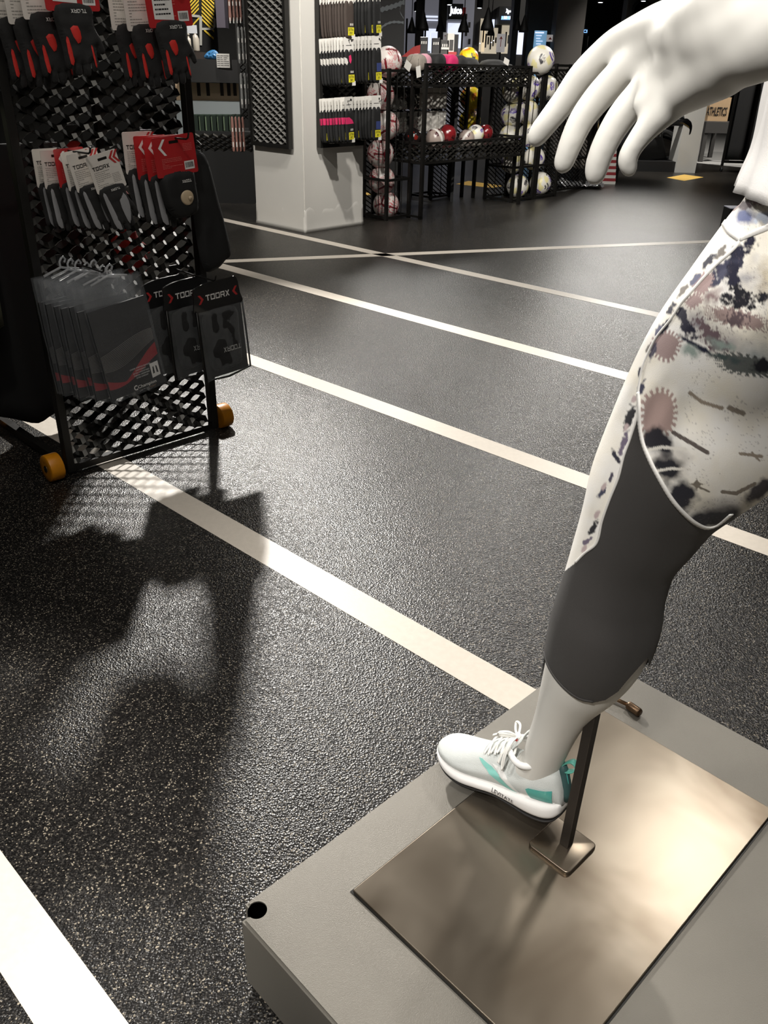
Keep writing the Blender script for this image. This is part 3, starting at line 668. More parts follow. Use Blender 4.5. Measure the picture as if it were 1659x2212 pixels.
for k in range(5):
    x = .150-.014*k; z = .0745+.0062*k
    flat_lace([(x, .024, z-.006), (x-.003, .012, z+.003), (x-.006, -.002, z+.006), (x-.009, -.014, z+.003), (x-.011, -.024, z-.006)])
    flat_lace([(x-.010, .025, z-.004), (x-.007, .012, z+.005), (x-.004, 0, z+.007), (x-.001, -.013, z+.004), (x+.001, -.024, z-.006)])
K = V((.090, .004, .114))
flat_lace([K, K+V((.010, .014, .012)), K+V((.026, .022, .010)), K+V((.030, .018, .001)), K+V((.016, .010, -.001)), K])
flat_lace([K, K+V((-.002, .022, .004)), K+V((.002, .036, -.014)), K+V((.004, .040, -.036)), K+V((.008, .036, -.044)), K+V((.010, .034, -.030)), K+V((.006, .022, -.006)), K])
flat_lace([K, K+V((.012, .010, .004)), K+V((.030, .016, .002)), K+V((.042, .018, -.004))])
flat_lace([K, K+V((.004, .016, -.004)), K+V((.014, .028, -.020)), K+V((.018, .036, -.036))])
flat_lace([K, K+V((.006, -.014, .010)), K+V((.02, -.022, .006)), K+V((.014, -.012, -.002)), K])
mb = MB(); mb.lathe([(.001, -.005), (.0052, -.003), (.006, 0), (.0052, .003), (.001, .005)], K, (1, .3, .2), 12); mb.build('lace_knot', m_lace, shoe, True)
# ---------------- wheeled rack with gloves ----------------
def exmesh(mb, O, ux, uz, n, w_, h_, lw=.09, sh=.05, sw=.011, th=.0018, tilt=48, sub=3):
    """expanded metal: zigzag strands, each a tilted ribbon"""
    O, ux, uz, n = V(O), V(ux), V(uz), V(n); t = math.radians(tilt); a = uz*cos(t)+n*math.sin(t); b = n*cos(t)-uz*math.sin(t)
    nx = int(round(w_/(lw/2)))*sub; K = int(h_/sh)
    for k in range(K):
        for up in (0, 1):
            rows = []
            for j in range(nx+1):
                x = min(w_, j*lw/2/sub); ph = (1-cos(PI*j/sub))/2
                z = k*sh+sh*(ph*.5 if not up else 1-ph*.5)
                p = O+ux*x+uz*min(z, h_)
                rows.append([p-a*sw/2-b*th/2, p+a*sw/2-b*th/2, p+a*sw/2+b*th/2, p-a*sw/2+b*th/2])
            mb.loft(rows)
    return mb
def subpoly(poly, res):
    bm = bmesh.new(); f = bm.faces.new([bm.verts.new((a, b, 0)) for a, b in poly]); bmesh.ops.triangulate(bm, faces=[f])
    for _ in range(6):
        es = [e for e in bm.edges if e.calc_length() > res]
        if not es: break
        bmesh.ops.subdivide_edges(bm, edges=es, cuts=1); bmesh.ops.triangulate(bm, faces=bm.faces[:])
    P = [(v.co.x, v.co.y) for v in bm.verts]; fs = [tuple(v.index for v in f.verts) for f in bm.faces]; bm.free(); return P, fs
def puff(mb, poly, t, r, res, mx=None, wr=0., ws=30):
    """a stuffed flat shape: outline in XY, thickness +-t growing over r from the border"""
    P, fs = subpoly(poly, res); A_ = np.array(P); d = pdist(A_, list(poly)+[poly[0]]); k = np.clip(d/r, 0, 1); z = t*np.sqrt(1-(1-k)**2)+.0002
    n = len(P); vs = []
    for s in (1, -1):
        for (x, y), zz, kk in zip(P, z, k):
            q = V((x, y, s*zz+wr*kk*noise.noise((x*ws, y*ws, s*3.)))); vs.append(mx @ q if mx is not None else q)
    mb.add(vs, [f if 1 else f for f in fs]+[(c+n, b+n, a+n) for a, b, c in fs]); return mb
def rrect(x0, y0, x1, y1, r, k=4):
    P = []
    for cx, cy, a0 in ((x1-r, y1-r, 0), (x0+r, y1-r, 90), (x0+r, y0+r, 180), (x1-r, y0+r, 270)):
        P += [(cx+r*cos(math.radians(a0+90*i/k)), cy+r*math.sin(math.radians(a0+90*i/k))) for i in range(k+1)]
    return P
def smoothpoly(pts, n=4):
    """closed Catmull-Rom through the points"""
    out = []; N = len(pts)
    for i in range(N):
        p0, p1, p2, p3 = (np.array(pts[(i+k-1) % N], float) for k in range(4))
        for j in range(n):
            t = j/n; out.append(tuple(.5*((2*p1)+(-p0+p2)*t+(2*p0-5*p1+4*p2-p3)*t*t+(-p0+3*p1-3*p2+p3)*t**3)))
    return out
R0 = fl(147, 1027); R1 = fl(470, 928); RX = (R1-R0).normalized(); RN = RX.cross(V((0, 0, 1))); RW = (R1-R0).length; RB = -RN
rack = thing('wheeled_display_rack', R0, 'black wheeled display rack with expanded metal panel hung with sports gloves', 'rack')
rack.matrix_basis = axmat(R0, RX, V((0, 0, 1)), RN)      # local: x along, y up, z towards the customer
RH = 2.0; RD = .62
m_fr = mat('rack_black_paint', (34, 33, 31), .38, metal=.3, var=.08)
m_ex = mat('rack_mesh_steel', (44, 43, 40), .28, metal=.75)
MB().box((-.0, .012, -.022), (.026, RH, .010), bev=.002).build('post', m_fr, rack)
MB().box((RW-.026, .012, -.022), (RW, RH, .010), bev=.002).build('post', m_fr, rack)
MB().box((.026, .012, -.02), (RW-.026, .034, .008)).build('bottom_rail', m_fr, rack)
mb = MB(); exmesh(mb, (.026, .034, -.006), (1, 0, 0), (0, 1, 0), (0, 0, 1), RW-.052, RH-.05, lw=.083, sh=.046, sw=.0215, tilt=-40); mb.build('mesh_panel', m_ex, rack)
MB().box((-.0, .012, -RD-.01), (.026, RH, -RD+.02)).build('post', m_fr, rack)
MB().box((RW-.026, .012, -RD-.01), (RW, RH, -RD+.02)).build('post', m_fr, rack)
MB().box((0, .012, -RD+.02), (.026, .04, -.022)).build('base_rail', m_fr, rack)
MB().box((RW-.026, .012, -RD+.02), (RW, .04, -.022)).build('base_rail', m_fr, rack)
MB().box((0, RH-.02, -RD), (RW, RH+.01, .01)).build('top_tray', m_fr, rack)
m_or = mat('orange_polyurethane', (214, 138, 22), .38, var=.1, vscale=30); m_hub = mat('hub_metal', (150, 146, 140), .25, metal=1.)
for (x, z) in ((-.046, .0), (RW+.034, -.012), (-.046, -RD+.05), (RW+.034, -RD+.05)):
    s = -1 if x < 0 else 1; r = .046
    wh = MB().lathe([(.022, -.024), (r-.004, -.024), (r-.001, -.022), (r, -.018), (r, .018), (r-.001, .022), (r-.004, .024), (.022, .024)], (x, r, z), (1, 0, 0), 40).build('wheel', m_or, rack); autosmooth(wh, 35); fixn(wh)
    MB().lathe([(.0235, -.020), (.0235, .020)], (x, r, z), (1, 0, 0), 28).build('hub', m_blk, wh)
    MB().lathe([(.012, 0), (.012, .004), (.009, .007), (.004, .008), (.0001, .008)] if s > 0 else [(.0001, -.008), (.004, -.008), (.009, -.007), (.012, -.004), (.012, 0)], (x+s*.020, r, z), (1, 0, 0), 20).build('axle_nut', m_hub, wh, True)
    MB().box((min(x, x-s*.034), r-.004, z-.004), (max(x, x-s*.034), r+.004, z+.004)).build('axle', m_fr, rack)
def hook(x, y, L=.24, par=None):
    mb = MB(); mb.tube([(x, y, 0), (x, y-.002, L*.5), (x, y, L-.01), (x, y+.004, L), (x, y+.018, L+.006)], .0028, 8); mb.box((x-.02, y-.012, 0), (x+.02, y+.012, .004))
    return mb.build('hook', m_blk, par or rack, False)
WR = wm(rack)
m_cr = mat('card_red', (176, 40, 42), .42, coat=.3, var=.03); m_cw = mat('card_white', (214, 208, 200), .55); m_ink = mat('print_black', (28, 26, 26), .5)
m_lg = mat('print_grey', (150, 146, 140), .6); m_rd = mat('print_red', (176, 44, 44), .5); m_gb = mat('glove_black', (24, 23, 23), .8, bump=.4, bscale=700, sheen=.1); m_gg = mat('glove_grey_mesh', (150, 150, 152), .8, bump=.5, bscale=900)
m_grd = mat('glove_red', (206, 44, 36), .6, bump=.3, bscale=600); m_wp = mat('print_white', (226, 224, 220), .5); m_tan = mat('tan_disc', (196, 176, 146), .35)
def lines(mb, x0, y0, x1, y1, n, z=.0009, seed=0):
    """lines of small print as rows of short bars"""
    r = random.Random(seed)
    for k in range(n):
        y = y1-(y1-y0)*(k+.5)/n; x = x0; h_ = (y1-y0)/n*.34
        while x < x1-.003:
            w_ = r.uniform(.003, .009); e = min(x+w_, x1); mb.add([(x, y-h_/2, z), (e, y-h_/2, z), (e, y+h_/2, z), (x, y+h_/2, z)], [(0, 1, 2, 3)]); x = e+.0012
            if r.random() < .06: break
def barcode(par, x0, y0, x1, y1, z, seed=1):
    mk('price_sticker', [(x0, y0, z), (x1, y0, z), (x1, y1, z), (x0, y1, z)], [(0, 1, 2, 3)], m_wp, par)
    mb = MB(); r = random.Random(seed); x = x0+.003; zz = z+.0003
    while x < x1-.004:
        w_ = r.choice((.0005, .0009, .0014)); mb.add([(x, y0+.005, zz), (x+w_, y0+.005, zz), (x+w_, y1-.004, zz), (x, y1-.004, zz)], [(0, 1, 2, 3)]); x += w_+r.choice((.0006, .001))
    mb.build('barcode', m_ink, par)
def chevron(mb, cx, cy, s, d, z, th=.3, flip=1):
    t = s*th; P = [(d*0, 0), (d*s*.6, s*.75), (d*s*.6+d*t, s*.75), (d*t*1.15, 0), (d*s*.6+d*t, -s*.75), (d*s*.6, -s*.75)]
    mb.add([(cx+a, cy+b, z) for a, b in P], [(0, 3, 2, 1) if d > 0 else (0, 1, 2, 3), (0, 5, 4, 3) if d > 0 else (0, 3, 4, 5)])
I4 = Matrix.Identity(4)
def tmx(x, y, z=.0012, rz=0., sx=1., sy=1.):
    return Matrix.Translation((x, y, z)) @ Matrix.Rotation(rz, 4, 'Z') @ Matrix.Diagonal((sx, sy, 1, 1))
def toorx(par, mx, w_, h_, m):
    mb = MB(); u = 1/5.; t = .2
    def R(i, x0, y0, x1, y1):
        X0 = (i+x0*.84)*u-.5; X1 = (i+x1*.84)*u-.5; mb.add([mx @ V((X*w_, Y*h_, 0)) for X, Y in ((X0, y0-.5), (X1, y0-.5), (X1, y1-.5), (X0, y1-.5))], [(0, 1, 2, 3)])
    R(0, 0, 1-t, 1, 1); R(0, .39, 0, .61, 1-t)
    for i in (1, 2): R(i, 0, 1-t, 1, 1); R(i, 0, 0, 1, t); R(i, 0, t, .18, 1-t); R(i, .82, t, 1, 1-t)
    R(3, 0, 0, .18, 1); R(3, .18, 1-t, 1, 1); R(3, .82, .45, 1, 1-t); R(3, .18, .36, 1, .54)
    def Q(i, P): mb.add([mx @ V((((i+x*.84)*u-.5)*w_, (y-.5)*h_, 0)) for x, y in P], [(0, 1, 2, 3)])
    Q(3, ((.6, .4), (.8, 0), (1.05, 0), (.85, .4)))
    Q(4, ((0, 0), (.26, 0), (1, 1), (.74, 1))); Q(4, ((.74, 0), (1, 0), (.26, 1), (0, 1)))
    return mb.build('brand_lettering', m, par)
def card(par, W, Hh, m, kind, y0=0.):
    """hang card, hole at origin + y0; extends down by Hh"""
    top = .018
    c = MB().prism(rrect(-W/2, top-Hh, W/2, top, .006), -.0005, .0005).build('card', m, par)
    mb = MB(); mb.add([(-.016, -.004, .0008), (.016, -.004, .0008), (.016, .004, .0008), (-.016, .004, .0008)], [(0, 1, 2, 3)]); mb.build('slot', m_blk, c)
    if kind == 'white':
        toorx(c, tmx(-W*.12, -.024), W*.58, .012, m_ink)
        mb = MB(); chevron(mb, W*.20, -.004, .026, 1, .001); chevron(mb, W*.33, -.004, .026, 1, .001); mb.build('chevron_print', m_rd, c)
        mb = MB(); lines(mb, -W*.40, top-Hh+.01, W*.10, -.034, 10, seed=3); lines(mb, W*.14, top-Hh+.02, W*.40, -.05, 6, seed=4); mb.build('small_print', m_lg, c)
    else:
        mb = MB(); chevron(mb, -W*.38, -.012, .030, 1, .001, .28); mb.build('chevron_print', m_wp, c)
        mb = MB(); lines(mb, -W*.34, top-Hh+.022, W*.14, -.042, 7, seed=5); lines(mb, W*.20, -.03, W*.42, -.008, 5, seed=6); mb.build('small_print', mat('print_pale_red', (206, 104, 98), .5), c)
        barcode(c, W*.18, top-Hh+.012, W*.42, top-Hh+.036, .001)
        if kind == 'redlabel':
            mk('price_sticker', [(-W*.36, top-Hh+.02, .0012), (W*.08, top-Hh+.016, .0012), (W*.08, -.028, .0012), (-W*.36, -.024, .0012)], [(0, 1, 2, 3)], m_wp, c)
            mb = MB(); lines(mb, -W*.32, top-Hh+.026, W*.04, -.032, 5, .0015, 9); mb.build('sticker_print', m_ink, c)
    return c
GL = smoothpoly([(-.045, 0), (.042, 0), (.046, -.045), (.060, -.075), (.066, -.10), (.054, -.106), (.044, -.088), (.042, -.118), (.040, -.140), (.026, -.142), (.024, -.122), (.020, -.150), (.004, -.152), (.001, -.126), (-.004, -.150), (-.019, -.147), (-.021, -.12), (-.028, -.136), (-.041, -.130), (-.042, -.09), (-.048, -.05)], 3)
def glove(par, kind, y=-.085, mirror=1, name='glove', seed=0):
    mx = Matrix.Translation((0, y, -.004)) @ Matrix.Diagonal((mirror, 1, 1, 1))
    g = fixn(puff(MB(), GL, .011, .016, .012, mx, .004, 40).build(name, m_gb, par, True))
    def pat(nm, poly, m, z=.0108):
        P, fs = subpoly(poly, .01); return fixn(puff(MB(), poly, .0022, .006, .01, mx @ Matrix.Translation((0, 0, .0118))).build(nm, m, g, True))
    if kind == 'grey':
        pat('grey_patch', smoothpoly([(-.040, -.02), (-.03, -.018), (-.022, -.06), (-.016, -.10), (-.012, -.14), (-.03, -.13), (-.036, -.09)], 2), m_gg)
        pat('grey_patch', smoothpoly([(.01, -.05), (.03, -.03), (.04, -.06), (.034, -.10), (.02, -.13), (.012, -.10)], 2), m_gg)
        toorx(g, mx @ tmx(.008, -.012, .0118, PI), .034, .007, m_wp)
    elif kind == 'red':
        pat('red_patch', smoothpoly([(-.02, -.05), (.0, -.045), (.005, -.07), (-.006, -.082)], 2), m_grd)
        pat('red_patch', smoothpoly([(-.035, -.075), (-.028, -.07), (-.022, -.12), (-.032, -.125)], 2), m_grd)
        pat('red_patch', smoothpoly([(.026, -.09), (.03, -.09), (.034, -.13), (.03, -.13)], 2), m_grd)
        toorx(g, mx @ tmx(.008, -.014, .0118, PI), .040, .008, m_wp)
    return g
# master packs
def pack(name, ck, gk, label, cat, group, W=.108, Hh=.118, hang=-.086, mm=1):
    t = thing(name, (0, 0, 0), label, cat, group); card(t, W, Hh, m_cr if ck != 'white' else m_cw, ck); glove(t, gk, hang, mm); return t
used = {}
def place(master, x, y, z, yaw=0., roll=0., label=None, group=None, s=1.):
    o = master if master.name not in used else copy_tree(master)
    used[master.name] = 1
    o.matrix_basis = WR @ Matrix.Translation((x, y, z)) @ Matrix.Rotation(yaw, 4, 'Y') @ Matrix.Rotation(roll, 4, 'Z') @ Matrix.Scale(s, 4)
    if label: o['label'] = label
    if group: o['group'] = group
    return o
# middle left column: white and red cards, grey-black gloves
pw = pack('carded_gloves', 'white', 'grey', '', 'gloves', 'grey and black gloves in the middle of the rack left column')
pr_ = pack('carded_gloves', 'red', 'grey', '', 'gloves', 'grey and black gloves in the middle of the rack left column')
hook(.118, 1.02, .24)
LAB = ['grey and black gloves on a white card, hindmost at left of the six', 'grey and black gloves on white card, second from the left of the six', 'grey and black gloves with the single red card among the white ones', 'grey and black gloves on white card, tilted behind the front two', 'grey and black gloves on white card showing large lettering, front of the six', 'grey and black gloves on white card with red chevrons, rightmost of the six']
for i, (m_, x, z, yw, rl, dy) in enumerate([(pw, .058, .05, 8, 0, -.006), (pw, .072, .08, 6, -1, -.008), (pr_, .105, .11, 4, 3, -.002), (pw, .112, .14, 4, 8, -.006), (pw, .118, .17, 0, 13, -.006), (pw, .170, .20, -4, 16, -.010)]):
    place(m_, .115+(x-.115)*.8+.012, 1.012+dy, z, math.radians(yw), math.radians(rl*.8), LAB[i], s=.86)
# top left column
pr1 = pack('carded_gloves', 'redlabel', 'red', '', 'gloves', 'black gloves with red fingers at the top left of the rack', .135, .13, -.098)
pw1 = pack('carded_gloves', 'white', 'red', '', 'gloves', 'black gloves with red fingers at the top left of the rack', .125, .13, -.098)
hook(.118, 1.455, .24)
LAB = ['black and red gloves on a white card, leftmost at the rack top', 'black gloves with red patches on a white card, second from left at the rack top', 'black gloves with red patches on a white card, right behind the red one up there', 'black gloves with red patches on red card with price sticker, top left of the rack']
for i, (m_, x, z, yw, rl, dy) in enumerate([(pw1, .070, .06, 6, 1, -.02), (pw1, .092, .10, 5, 2, -.02), (pw1, .115, .14, 3, 3, -.008), (pr1, .165, .19, -3, 2, .012)]):
    place(m_, x-.018, 1.465+dy, z, math.radians(yw), math.radians(rl), LAB[i], s=1.08)
# top right column
hook(.430, 1.45, .24)
LAB = ['black and red gloves on white card, left one at top right of the rack', 'black and red gloves on white card behind the top right red card', 'black gloves with red patches on red card with price sticker, top right of the rack']
for i, (m_, x, z, yw, rl, dy) in enumerate([(pw1, .385, .09, 6, 2, -.02), (pw1, .408, .13, 4, 4, -.02), (pr1, .455, .18, -2, 5, -.01)]):
    place(m_, x-.02, 1.458+dy, z, math.radians(yw), math.radians(rl), LAB[i], 'black gloves with red fingers at the top right of the rack', s=1.04)
# middle right column: red cards, the front one with a tan disc
m_neo = mat('neoprene_black', (18, 18, 18), .75)
hook(.430, 1.045, .24)
g0 = 'gloves on red cards in the middle of the rack right column'
LAB = ['dark gloves on a grey-white card, hindmost behind the red cards', 'dark grey gloves on a red card, behind the front red card']
place(pw, .362, 1.040, .07, math.radians(4), math.radians(0), LAB[0], g0)
place(pr_, .385, 1.030, .10, math.radians(2), math.radians(1), LAB[1], g0, 1.04)
place(pr_, .400, 1.030, .13, math.radians(0), math.radians(3), 'dark grey gloves on a red card, directly touching the front one', g0, 1.04)
t = thing('carded_glove', (0, 0, 0), 'black glove with tan round disc on glossy red card, right side of the rack', 'gloves', g0)
c = card(t, .145, .112, m_cr, 'red'); 
b_ = fixn(puff(MB(), smoothpoly([(-.055, 0), (.05, 0), (.062, -.05), (.055, -.12), (.02, -.135), (-.03, -.13), (-.06, -.08)], 4), .022, .03, .014, Matrix.Translation((0, -.085, -.012)), .003, 30).build('glove', m_neo, t, True))
MB().lathe([(.0001, 0), (.021, 0), (.023, .002), (.021, .005), (.016, .0065), (.0001, .007)], (.012, -.160, .008), (0, 0, 1), 32).build('tan_disc', m_tan, b_, True)
MB().lathe([(.006, 0), (.006, .003), (.0001, .004)], (.018, -.162, .0155), (0, 0, 1), 16).build('disc_button', m_tan, b_, True)
toorx(b_, tmx(.018, -.112, .0125, PI), .034, .008, m_wp)
t.matrix_basis = WR @ Matrix.Translation((.422, 1.034, .17)) @ Matrix.Rotation(math.radians(5), 4, 'Z')
# long black sleeve hanging off the right end
sl = thing('black_sleeve', WR @ V((RW-.05, 1.0, .06)), 'long plain black garment sleeve hanging at the right end of the rack', 'garment')
sl.matrix_basis = WR @ Matrix.Translation((RW-.04, .985, .10))
fixn(puff(MB(), smoothpoly([(-.05, 0), (.01, 0), (.045, -.12), (.085, -.30), (.06, -.335), (.02, -.36), (-.03, -.35), (-.05, -.2)], 4), .018, .03, .02, None, .006, 18).build('cloth', m_neo, sl, True))
mb = MB(); mb.tube([(0, 0, 0), (0, .03, 0), (0, .04, -.02), (0, .035, -.09)], .002, 6); mb.build('hanging_loop', m_blk, sl)
# red gloves at the rear panel, seen through the mesh
for i, (x, y) in enumerate(((.24, 1.02), (.33, .92), (.36, .74))):
    t = thing('red_glove', (0, 0, 0), ['red glove behind the mesh between the two upper columns', 'red glove behind the mesh, middle of three', 'red glove low behind the mesh, under the disc glove'][i], 'gloves', 'red gloves hanging behind the mesh')
    g = fixn(puff(MB(), GL, .011, .016, .014, None, .004, 40).build('glove', m_grd, t, True)); MB().prism(rrect(-.03, 0, .03, .05, .004), -.0006, .0006).build('card', m_blk, t)
    t.matrix_basis = WR @ Matrix.Translation((x, y, -.10)) @ Matrix.Rotation(.2*i, 4, 'Z')
# clear bags with boxed underwear, bottom left
m_clear = mat('clear_plastic', (190, 194, 198), .1, alpha=.115, spec=1., bump=1., bscale=34)
m_clr2 = mat('clear_hanger_plastic', (200, 202, 204), .15, alpha=.45, spec=.8)
m_box = mat('box_charcoal', (30, 29, 30), .5)
bag = thing('bagged_garment', (0, 0, 0), '', 'packaged clothing', 'clear bags on the bottom left hook of the rack')
W, Hh = .185, .345
P, fs = subpoly([(-W/2, -Hh), (W/2, -Hh), (W/2, 0), (-W/2, 0)], .012)
def wrk(x, y, s): return .004*noise.noise((x*14, y*22, s))+.003*noise.noise((x*60, y*9+x*30, s+5))
vs = [(x, y, .010+wrk(x, y, 1)) for x, y in P]+[(x, y, -.004+wrk(x, y, 3)) for x, y in P]
mk('clear_bag', vs, fs+[tuple(i+len(P) for i in f[::-1]) for f in fs], m_clear, bag, True)
MB().box((-W/2+.004, -Hh+.008, -.003), (W/2-.004, -.07, .002)).build('insert_card', m_box, bag)
cd_ = bag.children[-1]
def wave(x): return -.245-.030*math.sin((x+.09)*17)
mb = MB(); xs = np.linspace(-W/2+.006, W/2-.006, 30)
rows = [(x, -.262-.034*math.sin((x+.10)*16.5+.9), -.262-.034*math.sin((x+.10)*16.5+.9)+.012+.030*abs(math.sin((x+.03)*12))) for x in xs]
vv = []; ff = []
for x, a, b in rows: vv += [(x, a-.012, .0025), (x, b-.016, .0025)]
for i in range(len(rows)-1): ff.append((2*i, 2*i+2, 2*i+3, 2*i+1))
mb.add(vv, ff); mb.build('red_wave_print', mat('wave_red', (150, 36, 42), .5), cd_)
mb = MB()
for k in range(14):
    pts = [(x, -.222-.03*math.sin((x+.10)*16.5+.9)*(1-k*.03)+.004*k*(.35+.65*math.cos((x-.01)*11)), .003) for x in xs]
    for a, b in zip(pts, pts[1:]): mb.add([a, b, (b[0], b[1]+.0007, .003), (a[0], a[1]+.0007, .003)], [(0, 1, 2, 3)])
mb.build('line_print', m_lg, cd_)
text('brand_lettering', 'Champion', tmx(.03, -.328, .0032, 0), .062, .013, m_wp, cd_, .012)
text('c_logo', 'C', tmx(-.008, -.326, .0034), .012, .016, m_wp, cd_, .03)
mb = MB()
for k, tx in enumerate(('UNDER STRETCH SEAMLESS', 'LIGHTWEIGHT', 'EXTRA COMFORTABLE', 'THERMAL UNDERWEAR', 'ULTRA COMFORT')):
    text('', tx, tmx(.022+.001*len(tx)*.0, -.268-.0075*k, .0032), .0031*len(tx), .0042, m_wp, None, 0, mb)
mb.build('small_lettering', m_wp, cd_)
mk('size_label', [(.052, -.315, .0034), (.080, -.312, .0034), (.080, -.268, .0034), (.052, -.270, .0034)], [(0, 1, 2, 3)], m_wp, cd_)
mb = MB()
for s in (-1, 1): mb.prism([(.066+s*.003, -.302), (.066+s*.009, -.303), (.066+s*.007, -.282), (.066+s*.003, -.280)], .0036, .0038)
mb.build('shirt_icon', m_ink, cd_)
mb = MB(); mb.tube([(-.055, -.002, 0), (0, .012, 0), (.055, -.002, 0)], .0035, 8); mb.tube([(0, .012, 0), (0, .028, 0), (.006, .036, 0), (.014, .040, 0), (.019, .032, 0), (.014, .024, 0)], .0032, 8); mb.build('hanger', m_clr2, bag, True)
hook(.100, .708, .26)
LAB = ['hindmost', 'second from the back', 'third from the back', 'middle one', 'third from the front', 'second from the front']
for i in range(7):
    f = i/6; lab = 'clear bag with charcoal printed insert, '+(LAB[i]+' of seven' if i < 6 else 'frontmost with red wave and white lettering')
    place(bag, .085+.062*f-.014, .678+.004*math.sin(i*2)-.006*(i % 2), .045+.175*f, math.radians(4-6*f), math.radians([3, 2, 4, 2.5, 5, 4, 8][i]), lab, s=1.06)
# black pouches, bottom right
m_pch = mat('pouch_black', (26, 26, 27), .35, coat=.3)
m_clrb = mat('clear_vinyl_dark', (180, 184, 186), .1, alpha=.14, spec=.9, bump=1., bscale=24)
po = thing('glove_pouch', (0, 0, 0), '', 'pouch', 'black header pouches on the bottom right hook of the rack')
h_ = MB().prism(smoothpoly([(-.088, .0), (-.084, .014), (-.045, .024), (.0, .026), (.05, .026), (.078, .022), (.086, -.03), (.092, -.062), (.05, -.070), (-.05, -.074), (-.093, -.066), (-.09, -.03)], 3), -.002, .004).build('header', m_pch, po)
toorx(h_, tmx(.001, -.022, .0047), .094, .019, m_wp)
mb = MB(); chevron(mb, -.054, -.024, .020, -1, .0045, .42); mb.build('chevron_print', m_rd, h_); mb = MB(); chevron(mb, .056, -.020, .020, 1, .0045, .42); mb.build('chevron_print', m_rd, h_)
P, fs = subpoly([(-.090, -.30), (.088, -.29), (.088, -.06), (-.088, -.06)], .012)
def wr2(x, y, s): return .007*noise.noise((x*16, y*12, s))+.004*noise.noise((x*50, y*12, s+5))
mk('clear_pocket', [(x, y, .016+wr2(x, y, 1)) for x, y in P], fs, m_clrb, po, True)
fixn(puff(MB(), smoothpoly([(-.06, -.07), (.06, -.07), (.068, -.16), (.066, -.25), (.05, -.275), (-.04, -.28), (-.062, -.25), (-.066, -.16)], 3), .016, .03, .016, None, .006, 22).build('folded_glove', m_gb, po, True))
toorx(po, tmx(.02, -.205, .0185, PI), .070, .017, mat('print_silver', (170, 170, 168), .4))
mb = MB(); mb.tube([(-.088, -.06, .008), (-.092, -.18, .008), (-.093, -.298, .008), (0, -.305, .008), (.090, -.292, .008), (.090, -.18, .008), (.088, -.06, .008)], .0035, 8); mb.build('piping', m_blk, po, True)
MB().box((-.087, -.298, -.006), (.087, -.03, -.002)).build('back_sheet', m_blk, po)
hook(.485, .625, .245)
for i, (x, z, rl) in enumerate(((.405, .06, 2), (.45, .12, 3), (.515, .20, 4))):
    place(po, x, .590, z, math.radians(3-3*i), math.radians(rl), ['black glove pouch at the back of the bottom right hook', 'black glove pouch in the middle of the bottom right hook', 'black glove pouch with white lettering and red chevrons, front of the bottom right hook'][i])
# garments on the far side of the rack
m_ol = mat('olive_cloth', (58, 60, 38), .85, var=.12, vscale=8, bump=.4, bscale=200); m_dk = mat('black_cloth', (17, 17, 17), .9)
def garment(name, x, y, z, W, L, m, label, seed, yaw=0.):
    t = thing(name, (0, 0, 0), label, 'garment'); t.matrix_basis = WR @ Matrix.Translation((x, y, z)) @ Matrix.Rotation(yaw, 4, 'Y')
    rows = []
    for i in range(14):
        f = i/13; rr = []
        for k in range(40):
            a = 2*PI*k/40; rr.append((W*(.35+.15*min(1, f*5))*cos(a)*(1+.05*math.sin(a*5+seed)), -L*f+.02*math.sin(a*3+seed)*f, .06*(min(1, f*4)+.15)*math.sin(a)*(1+.3*math.sin(a*6+f*2+seed))))
        rows.append(rr)
    mb = MB(); mb.loft(rows); fixn(mb.build('cloth', m, t, True)); mb = MB(); mb.tube([(0, -.01, 0), (0, .03, 0), (.015, .05, 0), (0, .065, 0), (-.012, .05, 0)], .002, 6); mb.build('hanger_hook', m_blk, t); return t
garment('olive_jacket', -.13, 1.10, -.22, .30, .62, m_ol, 'olive green jacket hanging behind the left side of the wheeled rack', 1, .9)
garment('black_trousers', -.15, .70, -.56, .46, .47, m_dk, 'black trousers hanging low behind the left side of the wheeled rack', 4, .9)
mb = MB(); mb.tube([(-.14, 1.165, .0), (-.14, 1.165, -1.2)], .007, 8); mb.tube([(-.14, 1.165, -.01), (.01, 1.165, -.01)], .007, 8); mb.build('side_bar', m_fr, rack)
mb = MB(); mb.tube([(-.15, .765, -.40), (-.15, .765, -.66)], .007, 8); mb.tube([(-.15, .765, -.60), (.01, .765, -.60)], .007, 8); mb.build('side_bar', m_fr, rack)
garment('black_jacket', -.14, 1.10, -1.0, .40, .95, m_dk, 'long black jacket hanging behind and left of the olive one', 7, .6)
garment('dark_backdrop_coat', .17, 1.0, -.40, .44, .90, m_dk, 'added long black coat shape darkening the view behind the rack mesh, left half', 11, .15)  # added to darken what shows through the mesh
m_lime = mat('lime_cloth', (132, 156, 44), .8, var=.1)
garment('lime_jersey', .0, 1.62, -.60, .24, .36, m_lime, 'lime green jersey seen through the mesh at the top left', 9, .4)
